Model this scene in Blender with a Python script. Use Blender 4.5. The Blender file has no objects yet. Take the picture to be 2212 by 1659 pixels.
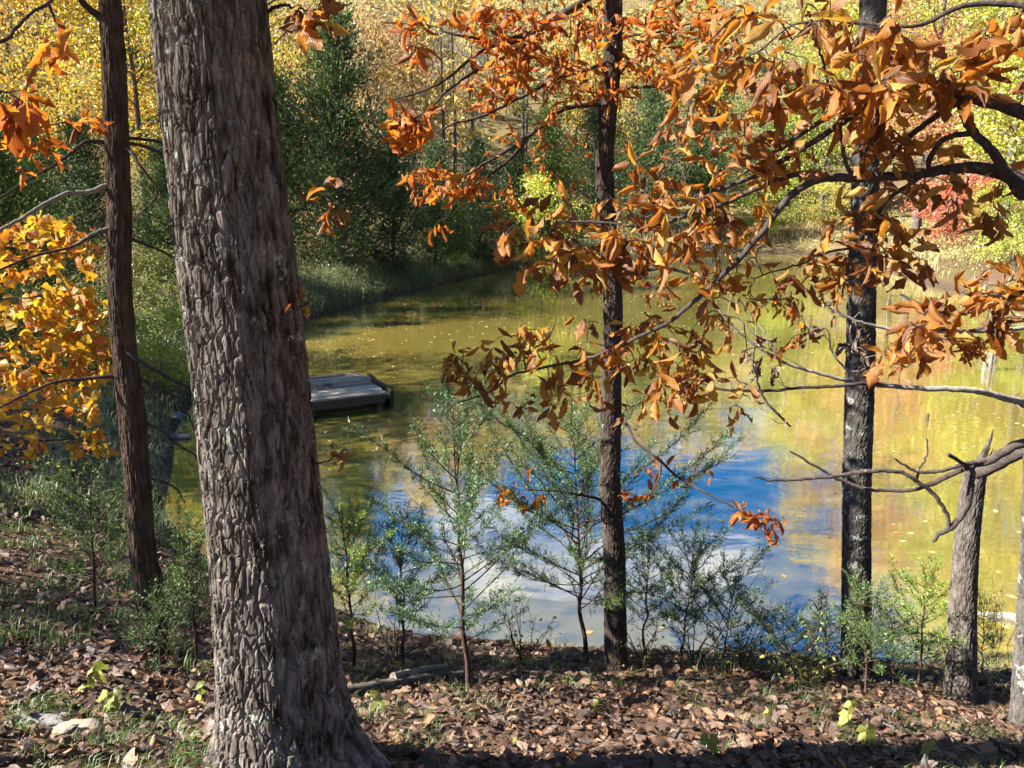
import bpy, math, random
import numpy as np
from mathutils import Vector, Matrix

S = bpy.context.scene
COL = S.collection
R = math.radians
rng = np.random.default_rng(11)

# ------------------------------------------------------------------ camera
EYE = np.array((0.0, 0.0, 1.6))
PITCH = R(14.0)
FPX = 1736.0                      # focal length in pixels of a 2212 x 1659 picture
cam_d = bpy.data.cameras.new('camera')
cam_d.sensor_fit = 'HORIZONTAL'
cam_d.angle_x = 2 * math.atan(1106 / FPX)
cam_d.clip_start = 0.05
cam_d.clip_end = 2000
cam = bpy.data.objects.new('camera', cam_d)
COL.objects.link(cam)
cam.location = EYE
cam.rotation_euler = (R(90) - PITCH, 0, 0)
S.camera = cam

# ------------------------------------------------------------------ sky and sun
SUN_EL, SUN_AZ = R(38), R(-100)    # azimuth from +Y towards +X
world = bpy.data.worlds.new('World')
S.world = world
world.use_nodes = True
wt = world.node_tree
bg = wt.nodes['Background']
sky = wt.nodes.new('ShaderNodeTexSky')
sky.sky_type = 'NISHITA'
sky.sun_disc = False
sky.sun_elevation = SUN_EL
sky.sun_rotation = SUN_AZ
sky.air_density = 0.85
sky.dust_density = 0.1
sky.ozone_density = 2.0
hs = wt.nodes.new('ShaderNodeHueSaturation')
hs.inputs['Saturation'].default_value = 1.5
wt.links.new(sky.outputs[0], hs.inputs['Color'])
# scattered fair-weather clouds over the whole sky
tc = wt.nodes.new('ShaderNodeTexCoord')
sep = wt.nodes.new('ShaderNodeSeparateXYZ')
wt.links.new(tc.outputs['Generated'], sep.inputs[0])
def wmath(op, a, b):
    n = wt.nodes.new('ShaderNodeMath'); n.operation = op
    for i, v in enumerate((a, b)):
        if isinstance(v, (int, float)): n.inputs[i].default_value = v
        else: wt.links.new(v, n.inputs[i])
    return n.outputs[0]
den = wmath('ADD', wmath('MAXIMUM', sep.outputs[2], 0.0), 0.16)
cmb = wt.nodes.new('ShaderNodeCombineXYZ')
wt.links.new(wmath('DIVIDE', sep.outputs[0], den), cmb.inputs[0])
wt.links.new(wmath('DIVIDE', sep.outputs[1], den), cmb.inputs[1])
CLOUD_SHIFT = 29.07
cmb.inputs[2].default_value = CLOUD_SHIFT
cn = wt.nodes.new('ShaderNodeTexNoise')
cn.inputs['Scale'].default_value = 2.2
cn.inputs['Detail'].default_value = 6
cn.inputs['Roughness'].default_value = 0.52
cn.inputs['Distortion'].default_value = 0.3
wt.links.new(cmb.outputs[0], cn.inputs['Vector'])
cr = wt.nodes.new('ShaderNodeMapRange'); cr.interpolation_type = 'SMOOTHSTEP'
cr.inputs['From Min'].default_value = 0.54
cr.inputs['From Max'].default_value = 0.68
wt.links.new(cn.outputs['Fac'], cr.inputs['Value'])
cm = wt.nodes.new('ShaderNodeMix'); cm.data_type = 'RGBA'
wt.links.new(cr.outputs[0], cm.inputs['Factor'])
wt.links.new(hs.outputs[0], cm.inputs['A'])
cm.inputs['B'].default_value = (5.0, 5.3, 6.1, 1)
wt.links.new(cm.outputs['Result'], bg.inputs['Color'])
bg.inputs['Strength'].default_value = 0.060

sun_d = bpy.data.lights.new('sun', 'SUN')
sun_d.energy = 5.0
sun_d.angle = R(0.53)
sun_d.color = (1.0, 0.93, 0.82)
sun = bpy.data.objects.new('sun', sun_d)
COL.objects.link(sun)
SUN_DIR = Vector((math.cos(SUN_EL) * math.sin(SUN_AZ), math.cos(SUN_EL) * math.cos(SUN_AZ), math.sin(SUN_EL)))
sun.rotation_euler = SUN_DIR.to_track_quat('Z', 'Y').to_euler()
sun.location = (-20, 5, 20)

S.view_settings.view_transform = 'Standard'
S.view_settings.look = 'None'
S.view_settings.gamma = 1
S.view_settings.exposure = 1.95
S.render.engine = 'CYCLES'
S.cycles.use_denoising = True
S.cycles.use_adaptive_sampling = True
S.cycles.adaptive_threshold = 0.04
S.cycles.max_bounces = 3
S.cycles.diffuse_bounces = 2
S.cycles.glossy_bounces = 2
S.cycles.transmission_bounces = 3
S.cycles.transparent_max_bounces = 4
S.cycles.sample_clamp_indirect = 4
S.cycles.caustics_reflective = False
S.cycles.caustics_refractive = False

# ------------------------------------------------------------------ helpers
WATER = -2.7

def P(px, py, Y):
    """world point on the sight line of picture point (px, py) at forward distance Y"""
    dx = (px - 1106) / FPX; dy = (829.5 - py) / FPX
    d = np.array((dx, math.cos(PITCH) + dy * math.sin(PITCH), -math.sin(PITCH) + dy * math.cos(PITCH)))
    return EYE + d * (Y / d[1])

def PW(px, py, z=WATER):
    dx = (px - 1106) / FPX; dy = (829.5 - py) / FPX
    d = np.array((dx, math.cos(PITCH) + dy * math.sin(PITCH), -math.sin(PITCH) + dy * math.cos(PITCH)))
    return EYE + d * ((z - EYE[2]) / d[2])

def pxm(px, py, Y):
    """metres per picture pixel at that place"""
    dy = (829.5 - py) / FPX
    return (Y / (math.cos(PITCH) + dy * math.sin(PITCH))) / FPX

def tag(o, label=None, cat=None, group=None, kind=None):
    if label: o['label'] = label
    if cat: o['category'] = cat
    if group: o['group'] = group
    if kind: o['kind'] = kind
    return o

def empty(name, loc, label=None, cat=None, group=None, rz=0.0):
    o = bpy.data.objects.new(name, None)
    COL.objects.link(o)
    o.location = loc; o.rotation_euler = (0, 0, rz)
    o.empty_display_size = 0.1
    return tag(o, label, cat, group)

def make_mesh(name, V, F, mat, rnd=None, uv=None, smooth=True):
    """V (n,3); F: (m,k) array or list of such arrays; rnd (n,), uv (n,2) per vertex"""
    V = np.asarray(V, dtype=np.float32)
    Fs = F if isinstance(F, list) else [F]
    Fs = [np.asarray(f, dtype=np.int32) for f in Fs if len(f)]
    me = bpy.data.meshes.new(name)
    me.vertices.add(len(V)); me.vertices.foreach_set('co', V.ravel())
    loops = np.concatenate([f.ravel() for f in Fs])
    sizes = np.concatenate([np.full(len(f), f.shape[1], dtype=np.int32) for f in Fs])
    starts = np.concatenate(([0], np.cumsum(sizes)[:-1])).astype(np.int32)
    me.loops.add(len(loops)); me.loops.foreach_set('vertex_index', loops)
    me.polygons.add(len(sizes)); me.polygons.foreach_set('loop_start', starts)
    me.polygons.foreach_set('loop_total', sizes)
    me.polygons.foreach_set('use_smooth', np.full(len(sizes), smooth, dtype=bool))
    if rnd is not None:
        a = me.attributes.new('rnd', 'FLOAT', 'POINT')
        a.data.foreach_set('value', np.asarray(rnd, dtype=np.float32))
    if uv is not None:
        l = me.uv_layers.new(name='UVMap')
        l.data.foreach_set('uv', np.asarray(uv, dtype=np.float32)[loops].ravel())
    me.materials.append(mat)
    me.update(calc_edges=True)
    return me

def link(name, me, parent=None, loc=None):
    o = bpy.data.objects.new(name, me)
    COL.objects.link(o)
    if parent is not None: o.parent = parent
    if loc is not None: o.location = loc
    return o

def part(name, V, F, mat, parent, rnd=None, uv=None, smooth=True, kind=None):
    """a mesh in world coordinates, parented to a thing whose Empty is unrotated"""
    V = np.asarray(V, dtype=np.float32)
    if parent is not None:
        base = np.array(parent.location)
        if parent.parent is not None: base = base + np.array(parent.parent.location)
        V = V - base
    o = link(name, make_mesh(name, V, F, mat, rnd, uv, smooth), parent)
    if kind: o['kind'] = kind
    return o

BRANCHES = {}      # tree name -> its branches with sample points, so that leaves hang on the branch they grow from
class Acc:
    """collects geometry in numpy chunks"""
    def __init__(s): s.V = []; s.F = []; s.Rn = []; s.U = []; s.n = 0
    def add(s, V, F, rnd=None, uv=None):
        V = np.asarray(V, dtype=np.float32).reshape(-1, 3)
        s.V.append(V); s.F.append(np.asarray(F) + s.n)
        s.Rn.append(np.full(len(V), 0.5) if rnd is None else np.broadcast_to(np.asarray(rnd), (len(V),)))
        s.U.append(np.zeros((len(V), 2)) if uv is None else uv)
        s.n += len(V)
    def arrays(s):
        byk = {}
        for f in s.F: byk.setdefault(f.shape[1], []).append(f)
        return np.concatenate(s.V), [np.concatenate(v) for v in byk.values()], np.concatenate(s.Rn), np.concatenate(s.U)
    def part(s, name, mat, parent, smooth=True, kind=None):
        V, F, Rn, U = s.arrays()
        o = part(name, V, F, mat, parent, Rn, U, smooth, kind)
        if name == 'branch': BRANCHES.setdefault(parent.name, []).append((o, V[::5]))
        return o

def spline(pts, n):
    """Catmull-Rom resampling of rows (any width) to n rows"""
    p = np.asarray(pts, dtype=float)
    if len(p) == 2:
        t = np.linspace(0, 1, n)[:, None]
        return p[0] * (1 - t) + p[1] * t
    q = np.vstack((2 * p[0] - p[1], p, 2 * p[-1] - p[-2]))
    seg = np.linalg.norm(np.diff(p[:, :3], axis=0), axis=1)
    cum = np.concatenate(([0], np.cumsum(seg))) / max(seg.sum(), 1e-9)
    t = np.linspace(0, 1, n)
    k = np.clip(np.searchsorted(cum, t, side='right') - 1, 0, len(p) - 2)
    u = ((t - cum[k]) / np.maximum(cum[k + 1] - cum[k], 1e-9))[:, None]
    a, b, c, d = q[k], q[k + 1], q[k + 2], q[k + 3]
    return 0.5 * (2 * b + (c - a) * u + (2 * a - 5 * b + 4 * c - d) * u**2 + (3 * b - a - 3 * c + d) * u**3)

def frames(C):
    T = np.gradient(C, axis=0)
    T /= np.maximum(np.linalg.norm(T, axis=1, keepdims=True), 1e-9)
    ref = np.array((0, 1, 0.0)) if abs(T[0] @ np.array((0, 1, 0))) < 0.9 else np.array((1.0, 0, 0))
    A = np.empty_like(T); a = ref
    for i in range(len(T)):
        a = a - T[i] * (a @ T[i]); a = a / max(np.linalg.norm(a), 1e-9); A[i] = a
    return T, A, np.cross(T, A)

def tube_arrays(C, rad, ns=6, cap=True):
    C = np.asarray(C, float); rad = np.broadcast_to(np.asarray(rad, float), (len(C),))
    T, A, B = frames(C)
    th = np.linspace(0, 2 * np.pi, ns, endpoint=False)
    V = C[:, None] + rad[:, None, None] * (A[:, None] * np.cos(th)[None, :, None] + B[:, None] * np.sin(th)[None, :, None])
    n = len(C); i = np.arange(n - 1)[:, None]; j = np.arange(ns)[None]
    F = np.stack((i * ns + j, i * ns + (j + 1) % ns, (i + 1) * ns + (j + 1) % ns, (i + 1) * ns + j), -1).reshape(-1, 4)
    V = V.reshape(-1, 3)
    if cap:   # close both ends with a centre vertex, as quads with a doubled corner avoided: tip vertex pulled in
        pass
    return V, F

def tube(acc, pts, rads, ns=6, n=None, wig=0.0, seed=0):
    """smooth tapered tube through pts; rads per point"""
    pr = np.column_stack((np.asarray(pts, float), np.asarray(rads, float)))
    n = n or max(3, 4 * (len(pts) - 1) + 1)
    q = spline(pr, n)
    C = q[:, :3].copy(); r = np.maximum(q[:, 3], 4e-4)
    if wig:
        g = np.random.default_rng(seed)
        w = g.normal(0, wig, C.shape); w[0] = 0; C += w
    V, F = tube_arrays(C, r, ns)
    acc.add(V, F)
    # blunt end caps
    for e, s in ((0, 1), (n - 1, -1)):
        c = C[e][None]; ring = V[e * ns:(e + 1) * ns]
        k = np.arange(ns)
        T3 = np.stack((k, (k + 1) % ns, np.full(ns, ns)), 1)
        acc.add(np.vstack((ring, c)), T3 if s < 0 else T3[:, ::-1])
    return C, r

# value noise on a 2D lattice, periodic in u with integer period pu
def vnoise(u, v, pu, seed=0):
    g = np.random.default_rng(seed + 1000)
    tab = g.random((max(1, pu), 512))
    iu = np.floor(u).astype(int); iv = np.floor(v).astype(int)
    fu = u - iu; fv = v - iv
    fu = fu * fu * (3 - 2 * fu); fv = fv * fv * (3 - 2 * fv)
    def T(a, b): return tab[a % pu, b % 512]
    return (T(iu, iv) * (1 - fu) + T(iu + 1, iv) * fu) * (1 - fv) + (T(iu, iv + 1) * (1 - fu) + T(iu + 1, iv + 1) * fu) * fv

def worley(u, v, pu, seed=0):
    """F1, F2 and a cell value; cells are unit squares, periodic in u"""
    g = np.random.default_rng(seed)
    jx = g.random((pu, 512)); jy = g.random((pu, 512)); hv = g.random((pu, 512))
    iu = np.floor(u).astype(int); iv = np.floor(v).astype(int)
    f1 = np.full(u.shape, 9.0); f2 = np.full(u.shape, 9.0); cv = np.zeros(u.shape)
    for a in (-1, 0, 1):
        for b in (-1, 0, 1):
            cu = iu + a; cvv = iv + b
            dx = cu + jx[cu % pu, cvv % 512] - u
            dy = cvv + jy[cu % pu, cvv % 512] - v
            d = np.sqrt(dx * dx + dy * dy)
            nearer = d < f1
            f2 = np.where(nearer, f1, np.minimum(f2, d))
            cv = np.where(nearer, hv[cu % pu, cvv % 512], cv)
            f1 = np.where(nearer, d, f1)
    return f1, f2, cv

def sstep(a, b, x):
    t = np.clip((x - a) / (b - a), 0, 1)
    return t * t * (3 - 2 * t)

# ------------------------------------------------------------------ materials
def newmat(name):
    m = bpy.data.materials.new(name); m.use_nodes = True
    nt = m.node_tree; nt.nodes.clear()
    out = nt.nodes.new('ShaderNodeOutputMaterial')
    return m, nt, out

class NT:
    """small helper for wiring shader nodes"""
    def __init__(s, nt): s.nt = nt
    def n(s, t, **kw):
        nd = s.nt.nodes.new(t)
        for k, v in kw.items(): setattr(nd, k, v)
        return nd
    def set(s, nd, key, v):
        if isinstance(v, bpy.types.NodeSocket): s.nt.links.new(v, nd.inputs[key])
        else: nd.inputs[key].default_value = v
    def math(s, op, a, b=0.0, c=None):
        nd = s.n('ShaderNodeMath', operation=op); s.set(nd, 0, a); s.set(nd, 1, b)
        if c is not None: s.set(nd, 2, c)
        return nd.outputs[0]
    def mix(s, f, a, b, blend='MIX'):
        nd = s.n('ShaderNodeMix', data_type='RGBA', blend_type=blend)
        s.set(nd, 'Factor', f); s.set(nd, 'A', a); s.set(nd, 'B', b)
        return nd.outputs['Result']
    def noise(s, scale, detail=3, rough=0.55, vec=None, dist=0.0):
        nd = s.n('ShaderNodeTexNoise'); s.set(nd, 'Scale', scale); s.set(nd, 'Detail', detail)
        s.set(nd, 'Roughness', rough); s.set(nd, 'Distortion', dist)
        if vec is not None: s.set(nd, 'Vector', vec)
        return nd.outputs['Fac']
    def ramp(s, f, stops):
        nd = s.n('ShaderNodeValToRGB'); cr = nd.color_ramp
        while len(cr.elements) < len(stops): cr.elements.new(0.5)
        for e, (p, c) in zip(cr.elements, stops): e.position = p; e.color = (*c, 1)
        s.set(nd, 'Fac', f); return nd.outputs['Color']
    def maprange(s, f, a, b, c=0.0, d=1.0):
        nd = s.n('ShaderNodeMapRange', interpolation_type='SMOOTHSTEP')
        s.set(nd, 'Value', f); s.set(nd, 'From Min', a); s.set(nd, 'From Max', b); s.set(nd, 'To Min', c); s.set(nd, 'To Max', d)
        return nd.outputs[0]
    def coord(s, which='Object', scale=None):
        t = s.n('ShaderNodeTexCoord').outputs[which]
        if scale is None: return t
        mp = s.n('ShaderNodeMapping'); s.set(mp, 'Vector', t); mp.inputs['Scale'].default_value = scale
        return mp.outputs[0]
    def bump(s, h, strength, dist):
        nd = s.n('ShaderNodeBump'); s.set(nd, 'Height', h); s.set(nd, 'Strength', strength); s.set(nd, 'Distance', dist)
        return nd.outputs[0]

def C4(c): return (*c, 1.0)

def bark_mat(name, c1, c2, lichen=None, lich_amt=0.58, scale=1.0, rough=0.9, stretch=0.25, lich_scale=9.0):
    m, nt, out = newmat(name); k = NT(nt)
    v = k.coord('Object', (1, 1, stretch)); vo = k.coord('Object')
    n1 = k.noise(28 * scale, 5, 0.65, v); n2 = k.noise(5 * scale, 3, 0.6, vo)
    col = k.mix(k.maprange(n1, 0.34, 0.74), C4(c1), C4(c2))
    col = k.mix(k.maprange(n2, 0.4, 0.75, 0, 0.4), col, C4(tuple(x * 1.35 for x in c2)))
    if lichen:
        l1 = k.noise(lich_scale, 4, 0.7, vo); l2 = k.noise(60, 3, 0.6, vo)
        f = k.math('MULTIPLY', k.maprange(l1, lich_amt, lich_amt + 0.05), k.maprange(l2, 0.42, 0.52))
        col = k.mix(f, col, C4(lichen))
    b = k.n('ShaderNodeBsdfDiffuse'); k.set(b, 'Color', col); k.set(b, 'Roughness', rough)
    k.set(b, 'Normal', k.bump(k.noise(70 * scale, 6, 0.72, v), 0.7, 0.008))
    nt.links.new(b.outputs[0], out.inputs[0])
    return m

def leaf_mat(name, stops, trans=0.45, gloss=0.06, veins=True, use_obj_color=False, var=0.35, warm=None, grough=0.45):
    """stops: colour ramp over a per-leaf random value; or the object's own colour with per-leaf variation"""
    m, nt, out = newmat(name); k = NT(nt)
    at = k.n('ShaderNodeAttribute', attribute_name='rnd').outputs['Fac']
    oi = k.n('ShaderNodeObjectInfo')
    if use_obj_color:
        hv = k.n('ShaderNodeHueSaturation')
        k.set(hv, 'Color', oi.outputs['Color'])
        r2 = k.math('FRACT', k.math('MULTIPLY', at, 7.31))
        k.set(hv, 'Value', k.math('MULTIPLY_ADD', at, var * 2, 1 - var))
        k.set(hv, 'Hue', k.math('MULTIPLY_ADD', r2, 0.05, 0.475))
        k.set(hv, 'Saturation', k.math('MULTIPLY_ADD', k.math('FRACT', k.math('MULTIPLY', at, 3.77)), 0.3, 0.85))
        col = hv.outputs[0]
    else:
        r = k.math('FRACT', k.math('ADD', at, oi.outputs['Random']))
        col = k.ramp(r, stops)
    nrm = None
    if veins:
        uv = k.n('ShaderNodeTexCoord').outputs['UV']
        sp = k.n('ShaderNodeSeparateXYZ'); k.set(sp, 0, uv)
        av = k.math('ABSOLUTE', sp.outputs[1])
        ph = k.math('SUBTRACT', k.math('MULTIPLY', sp.outputs[0], 70.0), k.math('MULTIPLY', av, 34.0))
        st = k.math('POWER', k.math('ABSOLUTE', k.math('SINE', k.math('MULTIPLY', ph, 0.5))), 0.6)
        mid = k.maprange(av, 0.0, 0.05)
        h = k.math('MULTIPLY', st, mid)
        nrm = k.bump(h, 0.45, 0.004)
        blot = k.noise(26, 4, 0.65, k.coord('Object'))
        col = k.mix(k.maprange(blot, 0.5, 0.75, 0, 0.55), col, k.mix(1.0, col, (0.42, 0.30, 0.22, 1), 'MULTIPLY'))
        col = k.mix(k.maprange(h, 0.0, 0.6, 0.35, 0.0), col, k.mix(1.0, col, (0.6, 0.5, 0.4, 1), 'MULTIPLY'))
    d = k.n('ShaderNodeBsdfDiffuse'); k.set(d, 'Color', col)
    t = k.n('ShaderNodeBsdfTranslucent')
    k.set(t, 'Color', k.mix(1.0, col, C4(warm), 'MULTIPLY') if warm else col)
    mx = k.n('ShaderNodeMixShader'); k.set(mx, 0, trans)
    nt.links.new(d.outputs[0], mx.inputs[1]); nt.links.new(t.outputs[0], mx.inputs[2])
    res = mx
    if gloss:
        g = k.n('ShaderNodeBsdfGlossy'); k.set(g, 'Roughness', grough); k.set(g, 'Color', (1, 1, 1, 1))
        m2 = k.n('ShaderNodeMixShader'); k.set(m2, 0, gloss)
        nt.links.new(mx.outputs[0], m2.inputs[1]); nt.links.new(g.outputs[0], m2.inputs[2])
        res = m2
        if nrm is not None: k.set(g, 'Normal', nrm)
    if nrm is not None: k.set(d, 'Normal', nrm); k.set(t, 'Normal', nrm)
    nt.links.new(res.outputs[0], out.inputs[0])
    return m

def plain_mat(name, c1, c2, scale=8, stretch=(1, 1, 1), rough=0.85, bump=0.3, bdist=0.01):
    m, nt, out = newmat(name); k = NT(nt)
    v = k.coord('Object', stretch)
    n1 = k.noise(scale, 5, 0.62, v); n2 = k.noise(scale * 6, 4, 0.6, v)
    rv = k.n('ShaderNodeObjectInfo').outputs['Random']
    col = k.mix(k.maprange(k.math('ADD', n1, k.math('MULTIPLY_ADD', rv, 0.4, -0.2)), 0.3, 0.7), C4(c1), C4(c2))
    col = k.mix(k.maprange(n2, 0.5, 0.8, 0, 0.5), col, C4(tuple(x * 0.55 for x in c1)))
    b = k.n('ShaderNodeBsdfPrincipled'); k.set(b, 'Base Color', col); k.set(b, 'Roughness', rough)
    b.inputs['Specular IOR Level'].default_value = 0.25
    k.set(b, 'Normal', k.bump(n2, bump, bdist))
    nt.links.new(b.outputs[0], out.inputs[0])
    return m

M = {}
M['oak_bark'] = bark_mat('oak_bark', (0.045, 0.034, 0.027), (0.34, 0.30, 0.268), lichen=(0.46, 0.50, 0.42), lich_amt=0.60)
M['cedar_bark'] = bark_mat('cedar_bark', (0.055, 0.038, 0.030), (0.15, 0.112, 0.090), scale=1.6, stretch=0.12)
M['grey_bark'] = bark_mat('grey_bark', (0.045, 0.040, 0.036), (0.14, 0.128, 0.118), lichen=(0.36, 0.38, 0.34), lich_amt=0.58, scale=1.5)
M['dark_bark'] = bark_mat('dark_bark', (0.045, 0.035, 0.03), (0.12, 0.098, 0.082), lichen=(0.42, 0.44, 0.38), lich_amt=0.64, scale=1.5)
M['limb_bark'] = bark_mat('limb_bark', (0.055, 0.045, 0.042), (0.13, 0.11, 0.10), lichen=(0.30, 0.31, 0.27), lich_amt=0.66, scale=2.0, stretch=1.0, lich_scale=14)
M['pale_twig'] = bark_mat('pale_twig', (0.20, 0.185, 0.165), (0.40, 0.375, 0.34), scale=2.0, stretch=1.0)
M['sapling_bark'] = bark_mat('sapling_bark', (0.055, 0.035, 0.03), (0.13, 0.085, 0.07), scale=3.0)
M['far_bark'] = bark_mat('far_bark', (0.10, 0.09, 0.08), (0.22, 0.20, 0.18))
M['bare_bark'] = bark_mat('bare_bark', (0.26, 0.245, 0.235), (0.42, 0.40, 0.39))
M['dead_wood'] = bark_mat('dead_wood', (0.06, 0.05, 0.042), (0.19, 0.17, 0.15), scale=1.6, stretch=0.3)
M['stump_wood'] = bark_mat('stump_wood', (0.20, 0.17, 0.13), (0.46, 0.42, 0.35), scale=1.6, stretch=0.2)
M['hickory_leaf'] = leaf_mat('hickory_leaf', [(0.0, (0.20, 0.080, 0.024)), (0.25, (0.34, 0.14, 0.032)), (0.6, (0.47, 0.21, 0.04)), (0.86, (0.56, 0.29, 0.06)), (1.0, (0.60, 0.40, 0.08))], trans=0.58, gloss=0.03, warm=(1.2, 1.0, 0.6))
M['small_leaf'] = leaf_mat('small_leaf', [(0.0, (0.22, 0.07, 0.02)), (0.35, (0.46, 0.14, 0.025)), (0.7, (0.58, 0.21, 0.03)), (1.0, (0.66, 0.34, 0.05))], trans=0.55, gloss=0.03, warm=(1.2, 1.0, 0.6))
M['gold_leaf'] = leaf_mat('gold_leaf', [(0.0, (0.55, 0.16, 0.02)), (0.3, (0.66, 0.28, 0.02)), (0.6, (0.70, 0.40, 0.02)), (1.0, (0.68, 0.48, 0.03))], trans=0.5, gloss=0.05)
M['seedling_leaf'] = leaf_mat('seedling_leaf', [(0.0, (0.22, 0.30, 0.05)), (0.5, (0.36, 0.42, 0.07)), (1.0, (0.50, 0.48, 0.10))], trans=0.45, gloss=0.05)
M['litter_leaf'] = leaf_mat('litter_leaf', [(0.0, (0.035, 0.019, 0.013)), (0.3, (0.08, 0.042, 0.026)), (0.6, (0.14, 0.076, 0.047)), (0.84, (0.20, 0.122, 0.078)), (0.94, (0.29, 0.125, 0.04)), (1.0, (0.38, 0.28, 0.18))], trans=0.15, gloss=0.06)
M['tree_leaf'] = leaf_mat('tree_leaf', None, trans=0.42, gloss=0.04, veins=False, use_obj_color=True, var=0.4)
M['cedar_leaf'] = leaf_mat('cedar_leaf', None, trans=0.22, gloss=0.03, veins=False, use_obj_color=True, var=0.45)
M['grass'] = leaf_mat('grass', None, trans=0.35, gloss=0.04, veins=False, use_obj_color=True, var=0.5)
M['floating_leaf'] = leaf_mat('floating_leaf', [(0.0, (0.35, 0.22, 0.08)), (0.5, (0.55, 0.46, 0.16)), (1.0, (0.66, 0.60, 0.30))], trans=0.2, veins=False)
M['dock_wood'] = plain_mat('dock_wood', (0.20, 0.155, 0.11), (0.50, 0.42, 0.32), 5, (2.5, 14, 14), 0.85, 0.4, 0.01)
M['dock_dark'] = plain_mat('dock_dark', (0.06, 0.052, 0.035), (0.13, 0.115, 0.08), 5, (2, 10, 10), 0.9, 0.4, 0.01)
M['stone'] = plain_mat('stone', (0.16, 0.155, 0.15), (0.28, 0.27, 0.26), 7, (1, 1, 1), 0.8, 0.5, 0.02)
M['tan_stone'] = plain_mat('tan_stone', (0.24, 0.195, 0.14), (0.36, 0.30, 0.23), 9, (1, 1, 1), 0.9, 0.5, 0.02)
M['rusty_pipe'] = plain_mat('rusty_pipe', (0.09, 0.085, 0.08), (0.24, 0.22, 0.20), 6, (1, 1, 1), 0.8, 0.4, 0.02)

# ------------------------------------------------------------------ terrain and pond
shore_px = [(352, 1110), (372, 1010), (378, 930), (430, 850), (530, 760), (655, 694), (760, 664), (850, 641), (1000, 603), (1100, 581), (1200, 569),
            (1330, 560), (1550, 549), (1700, 549), (1820, 552), (1930, 590), (2020, 622), (2120, 640), (2212, 668)]
SHORE = [tuple(PW(x, y)[:2]) for x, y in shore_px]
SHORE += [(20.5, 24.0), (24, 17), (22, 11), (15, 8.0), (9.0, 6.9), (6.0, 6.55), (4.4, 6.5), (2.4, 6.75), (0.6, 6.85), (-1.0, 7.1), (-2.6, 7.9), (-3.9, 9.0)]
SHORE = np.array(SHORE)

def shore_dist(x, y):
    """signed distance to the shoreline, positive on land"""
    x = np.asarray(x, float); y = np.asarray(y, float)
    best = np.full(x.shape, 1e9); inside = np.zeros(x.shape, bool)
    n = len(SHORE)
    for i in range(n):
        ax, ay = SHORE[i]; bx, by = SHORE[(i + 1) % n]
        ex, ey = bx - ax, by - ay
        t = np.clip(((x - ax) * ex + (y - ay) * ey) / (ex * ex + ey * ey), 0, 1)
        best = np.minimum(best, np.hypot(x - ax - t * ex, y - ay - t * ey))
        c = ((ay > y) != (by > y)) & (x < (bx - ax) * (y - ay) / (by - ay + 1e-12) + ax)
        inside ^= c
    return np.where(inside, -best, best)

def wob(x, y):
    return (0.5 * np.sin(x * 1.3 + y * 0.7 + 1) + 0.35 * np.sin(x * 2.9 - y * 2.3) + 0.25 * np.sin(x * 5.1 + y * 4.3 + 2) + 0.3 * np.sin(-x * 0.8 + y * 1.9 + 4))

def ground_h(x, y):
    x = np.asarray(x, float); y = np.asarray(y, float)
    d = shore_dist(x, y)
    near = np.interp(d, [0, 0.25, 1.0, 3.8, 6.6, 12, 40, 300], [0, 0.12, 0.36, 1.62, 2.7, 3.6, 7, 20])
    far = np.interp(d, [0, 0.45, 1.2, 3.5, 12, 30, 80, 160, 400], [0, 0.26, 0.70, 1.15, 2.3, 7.5, 28, 52, 80])
    f = sstep(7.5, 14.0, y) + sstep(9, 14, x) * (1 - sstep(7.5, 14.0, y))
    h = near * (1 - f) + far * f
    amp = 0.045 * np.clip(d / 0.7, 0, 1) + 0.12 * np.clip((d - 6) / 20, 0, 1) + 0.8 * np.clip((d - 40) / 60, 0, 1)
    h = h + amp * wob(x, y) * np.where(d > 40, 0.4, 1)
    h = np.where(d < 0, np.maximum(d * 0.5, -1.2), h)
    return WATER + h

def gz(x, y): return float(ground_h(np.array([x]), np.array([y]))[0])

# ground sheet: fine near the camera, coarse towards the horizon
def axis(fine0, fine1, step, lo, hi, grow):
    a = list(np.arange(fine0, fine1, step)); s = step
    up = [a[-1]]
    while up[-1] < hi: s *= grow; up.append(up[-1] + s)
    s = step; dn = [a[0]]
    while dn[-1] > lo: s *= grow; dn.append(dn[-1] - s)
    return np.array(dn[:0:-1] + a + up[1:])
gx = axis(-9, 9, 0.19, -420, 420, 1.05)
gy = axis(-1, 17, 0.19, -120, 620, 1.03)
GX, GY = np.meshgrid(gx, gy)
GZ = ground_h(GX.ravel(), GY.ravel())
nx, ny = len(gx), len(gy)
i = np.arange(ny - 1)[:, None]; j = np.arange(nx - 1)[None]
GF = np.stack((i * nx + j, i * nx + j + 1, (i + 1) * nx + j + 1, (i + 1) * nx + j), -1).reshape(-1, 4)

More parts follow.
